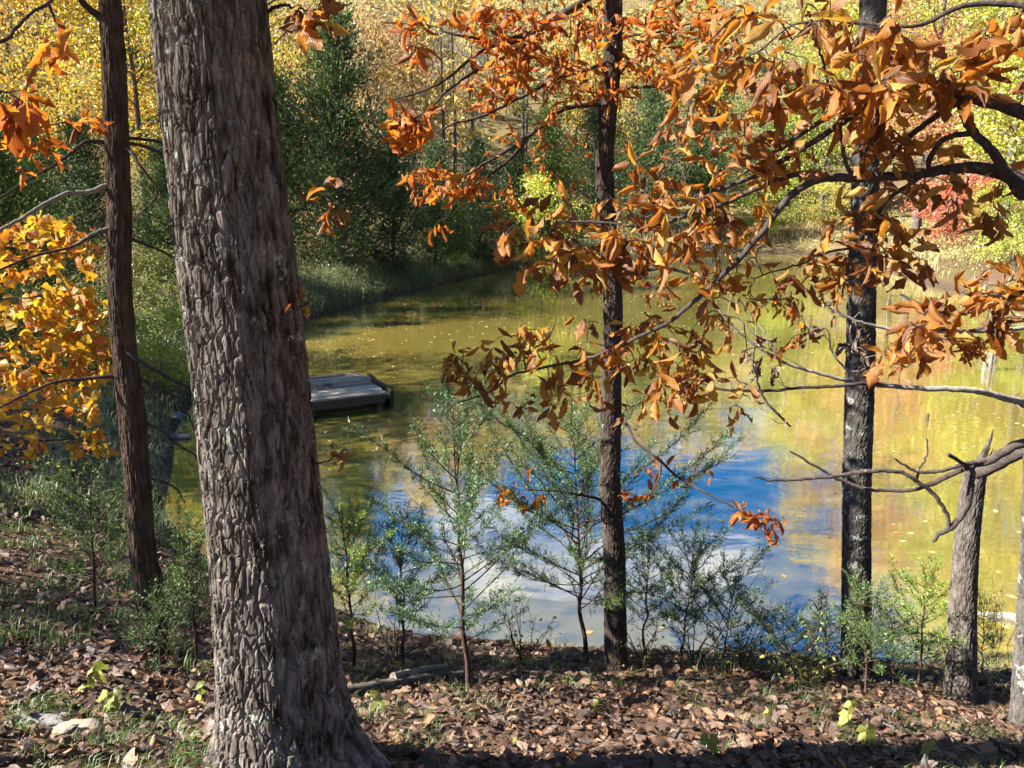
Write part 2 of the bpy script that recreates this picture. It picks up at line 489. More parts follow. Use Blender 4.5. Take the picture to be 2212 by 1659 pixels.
def ground_material():
    m, nt, out = newmat('ground'); k = NT(nt)
    v = k.coord('Object')
    n1 = k.noise(0.35, 5, 0.6, v); n2 = k.noise(7, 5, 0.65, v); n3 = k.noise(38, 4, 0.65, v)
    litter = k.ramp(n3, [(0.25, (0.045, 0.028, 0.02)), (0.45, (0.11, 0.068, 0.045)), (0.6, (0.17, 0.11, 0.075)), (0.8, (0.26, 0.18, 0.11))])
    green = k.ramp(n2, [(0.3, (0.05, 0.065, 0.02)), (0.7, (0.14, 0.15, 0.05))])
    tan = k.ramp(n2, [(0.3, (0.13, 0.11, 0.05)), (0.7, (0.27, 0.22, 0.10))])
    sp = k.n('ShaderNodeSeparateXYZ'); k.set(sp, 0, v)
    col = k.mix(k.maprange(n1, 0.45, 0.6, 0, 0.45), litter, green)
    far = k.maprange(sp.outputs[1], 34, 48)
    col = k.mix(k.math('MULTIPLY', far, k.maprange(n1, 0.35, 0.55, 0.3, 0.85)), col, tan)
    mud = k.maprange(sp.outputs[2], WATER + 0.10, WATER + 0.34, 1, 0)
    col = k.mix(mud, col, k.ramp(n2, [(0.3, (0.055, 0.040, 0.028)), (0.7, (0.12, 0.09, 0.065))]))
    b = k.n('ShaderNodeBsdfDiffuse'); k.set(b, 'Color', col)
    k.set(b, 'Normal', k.bump(n3, 0.7, 0.03))
    nt.links.new(b.outputs[0], out.inputs[0])
    return m
M['ground'] = ground_material()
ground = link('ground', make_mesh('ground', np.column_stack((GX.ravel(), GY.ravel(), GZ)), GF, M['ground']))
tag(ground, 'leaf-strewn ground sloping down to the pond and rising behind it', kind='structure')

def water_material():
    m, nt, out = newmat('pond_water'); k = NT(nt)
    v = k.coord('Object')
    n1 = k.noise(0.16, 4, 0.6, v)
    col = k.mix(k.maprange(n1, 0.35, 0.68), (0.22, 0.182, 0.042, 1), (0.31, 0.24, 0.052, 1))
    d = k.n('ShaderNodeBsdfDiffuse'); k.set(d, 'Color', col)
    g = k.n('ShaderNodeBsdfGlossy'); k.set(g, 'Roughness', 0.045); k.set(g, 'Color', (0.96, 0.98, 1, 1))
    w1 = k.noise(1.6, 3, 0.5, k.coord('Object', (0.55, 1.0, 1.0)))
    w2 = k.noise(9.0, 2, 0.5, k.coord('Object', (0.6, 1.0, 1.0)))
    h = k.math('MULTIPLY_ADD', w2, 0.08, w1)
    nb = k.bump(h, 0.10, 0.055)
    k.set(g, 'Normal', nb)
    fr = k.n('ShaderNodeFresnel'); k.set(fr, 'IOR', 1.33)
    f = k.math('MULTIPLY_ADD', fr.outputs[0], 0.80, 0.47)
    f = k.math('MINIMUM', f, 0.8)
    mx = k.n('ShaderNodeMixShader'); k.set(mx, 0, f)
    nt.links.new(d.outputs[0], mx.inputs[1]); nt.links.new(g.outputs[0], mx.inputs[2])
    nt.links.new(mx.outputs[0], out.inputs[0])
    return m
M['water'] = water_material()
# the pond surface: the shoreline pushed out a little so that its rim is buried in the bank
cx, cy = SHORE.mean(0)
from mathutils.geometry import delaunay_2d_cdt
def offset_poly(poly, d):
    n = len(poly); outp = []
    for a in range(n):
        p0, p1, p2 = poly[a - 1], poly[a], poly[(a + 1) % n]
        e1 = (p1 - p0) / np.linalg.norm(p1 - p0); e2 = (p2 - p1) / np.linalg.norm(p2 - p1)
        nn = np.array((-(e1[1] + e2[1]), e1[0] + e2[0])); nn /= max(np.linalg.norm(nn), 1e-6)
        outp.append(p1 + nn * d)
    return np.array(outp)
area2 = np.sum(SHORE[:, 0] * np.roll(SHORE[:, 1], -1) - np.roll(SHORE[:, 0], -1) * SHORE[:, 1])
rim = offset_poly(SHORE, -0.18 if area2 > 0 else 0.18)
vv, ee, ff, *_ = delaunay_2d_cdt([Vector(p) for p in rim], [], [list(range(len(rim)))], 1, 1e-4)
water = link('pond_water', make_mesh('pond_water', np.array([(p.x, p.y, WATER) for p in vv]), np.array([f[::1] for f in ff if len(f) == 3]), M['water'], smooth=False))
tag(water, 'murky olive pond mirroring blue sky, clouds and autumn trees', kind='structure')

# ------------------------------------------------------------------ leaf shapes
def leaf_template(kind, seed, nu=6, nv=4):
    """unit-length leaf along +X, face +Z; returns V, F(quads), uv"""
    g = np.random.default_rng(seed)
    s = np.linspace(0, 1, nu + 1)[:, None]; v = np.linspace(-1, 1, nv + 1)[None]
    if kind == 'hickory':
        w = 0.20 * np.sin(np.pi * np.clip(s, 0, 1) ** 1.1) ** 0.85 * (1 - 0.15 * s) + 0.006
    elif kind == 'oak':       # shallow lobes
        w = (0.25 * np.sin(np.pi * s ** 0.95) ** 0.7) * (1 + 0.32 * np.cos(s * 6 * np.pi)) + 0.008
    elif kind == 'maple':     # broad, three points
        w = (0.42 * np.sin(np.pi * s ** 0.75) ** 0.8) * (1 + 0.35 * np.cos(s * 3.2 * np.pi + 0.6)) + 0.008
    else:                     # ovate
        w = 0.29 * np.sin(np.pi * s ** 0.72) ** 0.9 * (1 - 0.1 * s) + 0.006
    curl = g.uniform(0.3, 2.1) * g.choice((-1, 1)) ; bend = g.uniform(-0.6, 1.8); twist = g.uniform(-1.6, 1.6)
    if kind in ('ovate',): curl *= 0.4; bend = g.uniform(0.2, 0.9); twist *= 0.4
    if kind == 'maple': curl *= 0.5; bend = g.uniform(0, 0.8); twist *= 0.5
    edge = 1 + (0.14 * np.sin(s * g.uniform(14, 22) + g.uniform(0, 6)) + 0.30 * (g.random((nu + 1, nv + 1)) - 0.6)) * np.abs(v)
    ys = v * w * edge
    # roll across the width: arc of total angle curl
    ang = v * curl * 0.9
    yy = np.where(abs(curl) > 0.05, np.sin(ang) / (curl * 0.9 + 1e-9) * np.abs(w), ys) * edge
    zz = (1 - np.cos(ang)) / (abs(curl) * 0.9 + 1e-9) * w * np.sign(curl)
    zz = zz + 0.035 * np.sin(s * g.uniform(6, 13) + v * 2 + g.uniform(0, 6)) * np.abs(v) + 0.02 * np.abs(v)
    # bend along the length
    th = s * bend; dx = np.cos(th); dz = -np.sin(th)
    cxs = np.concatenate(([[0]], np.cumsum((dx[1:] + dx[:-1]) / 2 * np.diff(s, axis=0), axis=0)))
    czs = np.concatenate(([[0]], np.cumsum((dz[1:] + dz[:-1]) / 2 * np.diff(s, axis=0), axis=0)))
    tw = twist * s
    y2 = yy * np.cos(tw) - zz * np.sin(tw); z2 = yy * np.sin(tw) + zz * np.cos(tw)
    X = cxs + np.sin(th) * z2; Z = czs + np.cos(th) * z2
    V = np.stack((X, y2, Z), -1).reshape(-1, 3)
    n1 = nv + 1
    i = np.arange(nu)[:, None]; j = np.arange(nv)[None]
    F = np.stack((i * n1 + j, (i + 1) * n1 + j, (i + 1) * n1 + j + 1, i * n1 + j + 1), -1).reshape(-1, 4)
    uv = np.stack((np.broadcast_to(s, (nu + 1, nv + 1)), np.broadcast_to(v, (nu + 1, nv + 1))), -1).reshape(-1, 2)
    return V, F, uv

HICK = [leaf_template('hickory' if q % 3 else 'oak', 100 + q, 8, 4) for q in range(14)]
HICK_LOW = [leaf_template('hickory', 100 + q, 4, 2) for q in range(10)]
OAKL = [leaf_template('oak', 200 + q, 6, 2) for q in range(6)]
MAPL = [leaf_template('maple', 300 + q, 6, 4) for q in range(8)]
OVAT = [leaf_template('ovate', 400 + q, 5, 2) for q in range(6)]
LITT = [leaf_template(k_, 500 + q, 4, 2) for q, k_ in enumerate(('hickory', 'ovate', 'hickory', 'ovate', 'hickory', 'ovate', 'hickory', 'ovate'))]
LITT_FINE = [leaf_template(k_, 500 + q, 9, 4) for q, k_ in enumerate(('hickory', 'oak', 'oak', 'ovate', 'hickory', 'oak', 'maple', 'oak'))]

def rot_frames(d, nrm):
    """matrices with X along d and Z near nrm; d, nrm (N,3)"""
    d = d / np.maximum(np.linalg.norm(d, axis=1, keepdims=True), 1e-9)
    y = np.cross(nrm, d); y /= np.maximum(np.linalg.norm(y, axis=1, keepdims=True), 1e-6)
    z = np.cross(d, y)
    return np.stack((d, y, z), -1)     # columns

def stamp(acc, temps, pos, mats, size, rnd, which=None, g=rng):
    """place leaf templates at pos (N,3) with rotation mats (N,3,3), size (N,)"""
    N = len(pos)
    if N == 0: return
    which = g.integers(0, len(temps), N) if which is None else which
    for t, (V, F, uv) in enumerate(temps):
        I = np.nonzero(which == t)[0]
        if len(I) == 0: continue
        W = np.einsum('nij,kj->nki', mats[I], V) * size[I][:, None, None] + pos[I][:, None]
        k = len(V)
        FF = (F[None] + (np.arange(len(I)) * k)[:, None, None]).reshape(-1, F.shape[1])
        acc.add(W.reshape(-1, 3), FF, np.repeat(rnd[I], k), np.tile(uv, (len(I), 1)))

def leaf_objects(temps_meshes, parent, pos, mats, size, which, name='leaf', owners=None):
    base = np.array(parent.location)
    for n in range(len(pos)):
        o = bpy.data.objects.new(name, temps_meshes[which[n]])
        COL.objects.link(o); o.parent = owners[n] if owners else parent
        m = Matrix.Identity(4)
        A = mats[n] * size[n]
        for r in range(3):
            for c in range(3): m[r][c] = A[r, c]
            m[r][3] = pos[n][r] - base[r]
        o.matrix_basis = m

def template_meshes(temps, mat, nm):
    return [make_mesh(nm, V, F, mat, uv=uv) for V, F, uv in temps]

def put_leaves(parent, temps, mat, pos, mats, size, rnd, limit=300, g=rng, nm='leaf'):
    """the leaves that show largest become objects of their own, the rest one mass of real leaves"""
    pos = np.asarray(pos); mats = np.asarray(mats); size = np.asarray(size); rnd = np.asarray(rnd)
    which = g.integers(0, len(temps), len(pos))
    rel = pos - EYE
    fwd = np.array((0, math.cos(PITCH), -math.sin(PITCH))); upv = np.array((0, math.sin(PITCH), math.cos(PITCH)))
    dep = rel @ fwd
    sx = rel[:, 0] / dep * FPX; sy = rel @ upv / dep * FPX
    vis = (np.abs(sx) < 1106) & (np.abs(sy) < 830) & (dep > 0.2)
    score = np.where(vis, size / dep, -1)
    order = np.argsort(-score)
    top = order[:limit]; top = top[score[top] > 0]
    rest = np.setdiff1d(np.arange(len(pos)), top)
    owners = None
    br = BRANCHES.get(parent.name)
    if br:
        D = np.stack([np.array([np.min(np.linalg.norm(bv - p, axis=1)) for p in pos[top]]) for _, bv in br])
        owners = [br[q][0] for q in np.argmin(D, axis=0)]
    leaf_objects(template_meshes(temps, mat, nm), parent, pos[top], mats[top], size[top], which[top], owners=owners)
    if len(rest):
        acc = Acc(); stamp(acc, temps, pos[rest], mats[rest], size[rest], rnd[rest], which[rest])
        acc.part('foliage', mat, parent, kind='stuff')

# ------------------------------------------------------------------ trunks with real bark relief
def bark_trunk(name, parent, path, mat, ns, step, cell_w, cell_h, depth, seed, lobes=None, fissure=(0.02, 0.30), mesh_only=False, fib=0.0, cross=0.0, net=0.0):
    """path rows: x, y, z, radius"""
    path = np.asarray(path, float)
    L = np.sum(np.linalg.norm(np.diff(path[:, :3], axis=0), axis=1))
    n = int(L / step)
    q = spline(path, n); C = q[:, :3]; r = q[:, 3]
    T, A, B = frames(C)
    th = np.linspace(0, 2 * np.pi, ns, endpoint=False)
    s = np.linspace(0, L, n)
    U, Vv = np.meshgrid(th / (2 * np.pi), s)
    pu = max(6, int(round(2 * np.pi * r[n // 2] / cell_w)))
    u = U * pu; v = Vv / cell_h
    w1 = vnoise(U * pu * 0.5, Vv / (cell_h * 0.8), max(3, pu // 2), seed + 1) - 0.5
    w2 = vnoise(U * pu, Vv / (cell_h * 0.35), pu, seed + 2) - 0.5
    f1, f2, cv = worley(u + 0.9 * w1 + 0.30 * w2, v + 0.3 * w1, pu, seed)
    ridge = np.clip((f2 - f1 - fissure[0]) / (fissure[1] - fissure[0]), 0, 1) ** 0.8
    if net:      # interlacing vertical furrows between long flat ridges
        uu = u + 0.55 * (vnoise(U * pu * 1.7, Vv / (cell_h * 0.30), int(pu * 1.7), seed + 11) - 0.5)
        nA = vnoise(uu * 0.5 * 1.0, Vv / cell_h, max(3, pu // 2), seed + 12)
        nB = vnoise(uu * 1.0 + 0.37, Vv / (cell_h * 0.8), pu, seed + 13)
        ridge = np.minimum(np.clip(np.abs(nA - 0.5) / net - 0.12, 0, 1), np.clip(np.abs(nB - 0.5) / net - 0.12, 0, 1)) ** 0.7
        ridge = np.minimum(ridge, 0.35 + 0.65 * np.clip((f2 - f1) / 0.2, 0, 1))
    if cross:
        g1, g2, gv = worley(u * 0.9 + 0.6 * w2, Vv / cross + 0.8 * w2, max(6, int(pu * 0.9)), seed + 9)
        ridge = ridge * (0.45 + 0.55 * sstep(0.0, 0.14, g2 - g1))
    fine = vnoise(u * 5, Vv / 0.045, pu * 5, seed + 3) - 0.5
    fine2 = vnoise(u * 10, Vv / 0.014, pu * 10, seed + 4) - 0.5
    disp = depth * (ridge - 1) + depth * 0.35 * (cv - 0.5) * ridge + depth * 0.22 * fine * (0.3 + ridge) + depth * 0.12 * fine2
    if fib: disp = disp + fib * (vnoise(U * pu * 2, Vv / (cell_h * 1.6), pu * 2, seed + 6) - 0.5)
    big = 0.04 * (vnoise(U * 4, Vv / 0.5, 4, seed + 5) - 0.5)
    rad = r[:, None] * (1 + big) + disp
    if lobes is not None: rad = rad + lobes(U * 2 * np.pi, Vv, L)
    W = C[:, None] + rad[..., None] * (A[:, None] * np.cos(th)[None, :, None] + B[:, None] * np.sin(th)[None, :, None])
    i = np.arange(n - 1)[:, None]; j = np.arange(ns)[None]
    F = np.stack((i * ns + j, i * ns + (j + 1) % ns, (i + 1) * ns + (j + 1) % ns, (i + 1) * ns + j), -1).reshape(-1, 4)
    return part(name, W.reshape(-1, 3), F, mat, parent, smooth=False)

def px_path(rows, Y, lean=0.0):
    """rows: px, py, width in pixels -> x, y, z, radius; base first"""
    outp = []
    for (x, y, w) in rows:
        p = P(x, y, Y); outp.append((*p, 0.5 * w * pxm(x, y, Y)))
    return np.array(outp)

def px_limb(pts, wscale=1.0):
    """pts rows: px, py, Y, width px"""
    C = np.array([P(x, y, Y) for x, y, Y, w in pts])
    r = np.array([0.5 * w * pxm(x, y, Y) * wscale for x, y, Y, w in pts])
    return C, r

def limb(parent, pts, mat, seed=0, ns=8, wig=0.003, name='branch'):
    C, r = px_limb(pts)
    a = Acc(); n = max(5, 6 * (len(pts) - 1) + 1)
    Cs, rs = tube(a, C, r, ns, n, wig, seed)
    # knots and swellings
    o = a.part(name, mat, parent)
    return Cs, rs

# ------------------------------------------------------------------ background trees
def unit(g, n):
    v = g.normal(size=(n, 3)); return v / np.linalg.norm(v, axis=1, keepdims=True)

DIAMOND = np.array(((0, 0, 0), (0.5, 0.30, 0.07), (1, 0, -0.05), (0.5, -0.30, 0.07)))
NEEDLE = np.array(((0, 0, 0), (0.45, 0.11, 0.03), (1, 0, 0.0), (0.45, -0.11, 0.03)))

def stamp_quads(acc, base, pos, d, nrm, size, rnd):
    mats = rot_frames(d, nrm)
    W = np.einsum('nij,kj->nki', mats, base) * size[:, None, None] + pos[:, None]
    N = len(pos)
    F = (np.arange(4)[None] + (np.arange(N) * 4)[:, None])
    acc.add(W.reshape(-1, 3), F, np.repeat(rnd, 4))

def skeleton(g, h, spread, n_limb, t0, t1, rise, trunk_r, sub=5, wig=0.25):
    """returns branch polylines with radii and the clump centres"""
    k = 9
    z = np.linspace(0, h * t1, k)
    tr = np.column_stack((np.cumsum(g.normal(0, wig * h / 60, k)), np.cumsum(g.normal(0, wig * h / 60, k)), z)); tr[:, :2] -= tr[0, :2]
    rad = np.interp(np.linspace(0, 1, k), [0, 0.06, 1], [trunk_r * 1.35, trunk_r, trunk_r * 0.22])
    lines = [(tr, rad)]; clumps = []
    for q in range(n_limb):
        t = t0 + (1 - t0) * ((q + g.uniform(0, 1)) / n_limb)
        base = np.array([np.interp(t, np.linspace(0, 1, k), tr[:, a]) for a in range(3)])
        az = q * 2.4 + g.uniform(-0.5, 0.5)
        prof = math.sin(math.pi * min(1, max(0.12, (t - t0 * 0.55) / (1.12 - t0 * 0.55)))) ** 0.7
        ln = spread * prof * g.uniform(0.75, 1.15)
        el = rise * (0.5 + 0.8 * t) + g.normal(0, 0.12)
        d = np.array((math.cos(az) * math.cos(el), math.sin(az) * math.cos(el), math.sin(el)))
        pts = base + np.outer(np.linspace(0, 1, 5), d) * ln + np.column_stack((np.zeros(5), np.zeros(5), 0.12 * ln * np.linspace(0, 1, 5) ** 2))
        pts[1:] += g.normal(0, 0.04 * ln, (4, 3))
        r0 = trunk_r * 0.38 * (1 - 0.6 * t)
        lines.append((pts, np.linspace(r0, r0 * 0.25, 5)))
        clumps.append(pts[-1])
        for s in range(sub):
            u = g.uniform(0.35, 1.0)
            b = pts[0] * (1 - u) + pts[-1] * u if u < 0.98 else pts[-1]
            b = np.array([np.interp(u, np.linspace(0, 1, 5), pts[:, a]) for a in range(3)])
            d2 = d + unit(g, 1)[0] * 0.9 + np.array((0, 0, 0.25)); d2 /= np.linalg.norm(d2)
            l2 = ln * g.uniform(0.25, 0.5)
            p2 = b + np.outer(np.linspace(0, 1, 3), d2) * l2; p2[1:] += g.normal(0, 0.05 * l2, (2, 3))
            lines.append((p2, np.linspace(r0 * 0.35, r0 * 0.12, 3)))
            clumps.append(p2[-1]); clumps.append(p2[1])
    top = tr[-1] + np.array((0, 0, h * (1 - t1) * 0.7)); clumps.append(top)
    lines.append((np.vstack((tr[-1], (tr[-1] + top) / 2, top)), np.array((rad[-1], rad[-1] * 0.6, rad[-1] * 0.3))))
    return lines, np.array(clumps)

def wood_mesh(lines, name, ns0=7):
    a = Acc()
    for q, (p, r) in enumerate(lines):
        tube(a, p, r, ns0 if q == 0 else 4, n=(13 if q == 0 else 2 * len(p)))
    return a

def decid_proto(seed, h, spread, n_leaf, leaf, n_limb=16, t0=0.28, rise=0.5, clump=0.55, sub=4):
    g = np.random.default_rng(seed)
    lines, cl = skeleton(g, h, spread, n_limb, t0, 0.86, rise, h * 0.012, sub)
    w = wood_mesh(lines, 'trunk')
    keep = g.random(len(cl)) < 0.88
    cl = cl[keep]
    wts = g.uniform(0.25, 1.5, len(cl)); wts /= wts.sum()
    idx = g.choice(len(cl), n_leaf, p=wts)
    off = g.normal(0, 1, (n_leaf, 3)) * np.array((1, 1, 0.62)) * clump
    pos = cl[idx] + off
    pos = pos[pos[:, 2] > h * 0.1]
    n = len(pos)
    nr = unit(g, n) + np.array((0, 0, 0.8)); nr /= np.linalg.norm(nr, axis=1, keepdims=True)
    d = unit(g, n) + np.array((0, 0, -0.35))
    crn = Acc()
    cr = (g.random(len(cl)))[idx][:n]
    stamp_quads(crn, DIAMOND, pos, d, nr, leaf * g.uniform(0.6, 1.3, n), np.clip(0.6 * g.random(n) + 0.4 * cr, 0, 1))
    return w, crn

def cedar_proto(seed, h, rad, n_spray, needle, t0=0.04, ragged=0.5):
    """eastern red cedar: dense pointed crown of upswept sprays"""
    g = np.random.default_rng(seed)
    z = np.linspace(0, h, 8); tr = np.column_stack((np.cumsum(g.normal(0, h * 0.006, 8)), np.cumsum(g.normal(0, h * 0.006, 8)), z)); tr[:, :2] -= tr[0, :2]
    lines = [(tr, np.interp(np.linspace(0, 1, 8), [0, 0.1, 1], [h * 0.017, h * 0.013, h * 0.002]))]
    P_, D_, Rn = [], [], []
    nb = 150
    for q in range(nb):
        t = t0 + (1 - t0) * (q / nb) ** 0.9
        base = np.array([np.interp(t, np.linspace(0, 1, 8), tr[:, a]) for a in range(3)])
        az = q * 2.4 + g.uniform(-0.4, 0.4)
        prof = min(1.0, (t - t0) / 0.12 + 0.45) * (1 - t) ** 0.62 + 0.05
        ln = rad * prof * g.uniform(1 - ragged * 1.6, 1 + ragged)
        el = g.uniform(0.15, 0.65) + 0.4 * t
        d = np.array((math.cos(az) * math.cos(el), math.sin(az) * math.cos(el), math.sin(el)))
        pts = base + np.outer(np.linspace(0, 1, 4), d) * ln
        pts[:, 2] += 0.15 * ln * np.linspace(0, 1, 4) ** 2
        lines.append((pts, np.linspace(h * 0.004, h * 0.0012, 4)))
        m = max(4, int(n_spray * (ln / rad) / nb * 2.0))
        u = g.uniform(0.22, 1.05, m) ** 0.8
        c = np.stack([np.interp(u, np.linspace(0, 1, 4), pts[:, a]) for a in range(3)], -1)
        c += g.normal(0, 1, (m, 3)) * (0.10 + 0.16 * ln)[..., None] if False else g.normal(0, 0.08 + 0.10 * ln, (m, 3)) * np.array((1, 1, 0.8))
        P_.append(c)
        dd = d + unit(g, m) * 0.75 + np.array((0, 0, 0.45)); D_.append(dd)
        Rn.append(np.clip(0.35 * g.random() + 0.65 * g.random(m), 0, 1))
    pos = np.concatenate(P_); d = np.concatenate(D_); rn = np.concatenate(Rn)
    crn = Acc()
    # each spray: three needle-like blades fanned out
    for a in range(3):
        dj = d + unit(g, len(d)) * 0.55
        stamp_quads(crn, NEEDLE * np.array((1, 1.5, 1)), pos, dj, unit(g, len(d)), needle * g.uniform(0.6, 1.3, len(d)), rn)
    return wood_mesh(lines, 'trunk'), crn

def bare_proto(seed, h):
    g = np.random.default_rng(seed)
    lines, cl = skeleton(g, h, h * 0.3, 22, 0.25, 0.9, 0.8, h * 0.010, 7)
    extra = []
    for c in cl:
        for s in range(5):
            d = unit(g, 1)[0] * 0.7 + np.array((0, 0, 0.7)); l = g.uniform(0.3, 0.9)
            p = c + np.outer(np.linspace(0, 1, 3), d) * l; p[1:] += g.normal(0, 0.07, (2, 3))
            extra.append((p, np.array((0.012, 0.008, 0.004))))
    a = wood_mesh(lines, 'trunk', 6)
    for p, r in extra: tube(a, p, r, 3, n=4)
    return a

class Proto:
    def __init__(s, w, c, wmat, cmat):
        V, F, Rn, U = w.arrays(); s.trunk = make_mesh('trunk', V, F, wmat)
        s.crown = None
        if c is not None:
            V, F, Rn, U = c.arrays(); s.crown = make_mesh('crown', V, F, cmat, rnd=Rn, smooth=False)

PRO = {}
for q, (h, sp, nl, lf) in enumerate(((11, 3.6, 9000, 0.15), (12, 3.2, 9500, 0.14), (10, 3.9, 9500, 0.15), (9, 3.0, 8000, 0.14))):
    PRO['decid%d' % q] = Proto(*decid_proto(30 + q, h, sp, nl, lf), M['far_bark'], M['tree_leaf'])
PRO['sapling'] = Proto(*decid_proto(41, 5.0, 1.5, 4200, 0.11, 12, 0.15, 0.7, 0.26), M['far_bark'], M['tree_leaf'])
PRO['bush'] = Proto(*decid_proto(43, 3.2, 2.0, 5200, 0.12, 14, 0.04, 0.45, 0.30), M['far_bark'], M['tree_leaf'])
for q, (h, r_) in enumerate(((9.5, 2.7), (9.0, 2.3), (9.5, 3.2))):
    PRO['cedar%d' % q] = Proto(*cedar_proto(60 + q, h, r_, 9500, 0.17), M['far_bark'], M['cedar_leaf'])
for q in range(2):
    PRO['tall%d' % q] = Proto(*decid_proto(90 + q, 21, 5.5, 15000, 0.20, 22, 0.2, 0.5, 0.62, 5), M['far_bark'], M['tree_leaf'])
PRO['bare0'] = Proto(bare_proto(70, 12), None, M['bare_bark'], None)
PRO['bare1'] = Proto(bare_proto(71, 11), None, M['bare_bark'], None)
# tall airy shade tree
PRO['shade'] = Proto(*decid_proto(50, 16, 5.5, 9000, 0.20, 20, 0.35, 0.5, 0.7, 5), M['far_bark'], M['tree_leaf'])

def place_tree(name, proto, x, y, scale, rz, color, label, cat, group=None, squash=1.0, sink=0.1):
    pr = PRO[proto]
    e = empty(name, (x, y, gz(x, y) - sink), label, cat, group, rz)
    t = link('trunk', pr.trunk, e); t.scale = (scale * squash, scale * squash, scale)
    if pr.crown is not None:
        c = link('crown', pr.crown, e); c.scale = (scale * squash, scale * squash, scale); c.color = (*color, 1)
    return e

def px_ground(px, Y):
    """world x of picture column px on the far ground at distance Y (mid-height rays)"""
    return (px - 1106) / FPX * Y

YEL = (0.66, 0.50, 0.08); GOLD = (0.68, 0.42, 0.07); ORG = (0.58, 0.25, 0.06); TAN = (0.50, 0.37, 0.19); LIME = (0.40, 0.46, 0.06)
PINK = (0.60, 0.24, 0.16); RED = (0.58, 0.17, 0.10); OLIVE = (0.26, 0.28, 0.06); PEACH = (0.62, 0.36, 0.17)
CED = (0.105, 0.165, 0.055); CEDL = (0.19, 0.28, 0.06); CEDD = (0.075, 0.125, 0.048)

# cedars along the left and far bank; columns are picture columns at the given distance
cedars = [
    ('cedar0', 745, 31.5, 1.00, CED, 'tall dark cedar with pointed lit tip, next to the big oak trunk'),
    ('cedar1', 628, 33.0, 0.80, CEDL, 'brighter green cedar on the far bank just emerging from behind the big oak trunk'),
    ('cedar2', 850, 33.5, 0.62, CEDD, 'broad dark cedar standing second from the big oak trunk on the far bank'),
    ('cedar1', 940, 36.5, 0.62, CED, 'narrow dark cedar on the far bank, third from the big oak trunk'),
    ('cedar2', 1040, 40.0, 0.64, CEDD, 'dark spreading cedar behind the drooping orange leaves on the far bank'),
    ('cedar0', 1190, 45.0, 0.85, CEDL, 'green cedar directly left of the slim middle trunk across the pond'),
    ('cedar2', 1390, 52.0, 0.95, CED, 'dark cedar right behind the slim middle trunk across the pond'),
    ('cedar1', 1500, 57.0, 0.95, CED, 'dark cedar above the drain pipe on the far shore'),
    ('cedar0', 1690, 60.0, 1.05, CEDL, 'bright yellow-green cedar left of the lichened trunk on the far shore'),
    ('cedar0', 505, 27.0, 0.6, CEDD, 'dark cedar hidden mostly behind the big oak trunk'),
    ('cedar1', 372, 24.0, 0.50, CED, 'mid-green cedar in the gap between the thin left trunk and the oak'),
    ('cedar2', 110, 22.0, 0.50, CED, 'wide green cedar up the left slope behind the golden leaves'),
    ('cedar0', 215, 27.0, 0.50, CEDD, 'dark cedar behind the thin left trunk'),
    ('cedar1', 985, 38.0, 0.48, CEDL, 'short bright cedar at the bank edge left of the drooping orange leaves'),
    ('cedar0', 1110, 44.0, 0.62, CED, 'short dark cedar at the far end of the left bank'),
    ('cedar2', 1290, 55.0, 0.85, CEDD, 'dark cedar framing the slim middle trunk on its left side'),
    ('cedar1', 20, 15.0, 0.55, CEDL, 'short green cedar low on the left slope at the picture edge'),
]
for q, (pr, px, Y, sc, colr, lab) in enumerate(cedars):
    place_tree('cedar_tree', pr, px_ground(px, Y), Y, sc, 1.7 * q, colr, lab, 'tree', 'cedars on the pond banks')

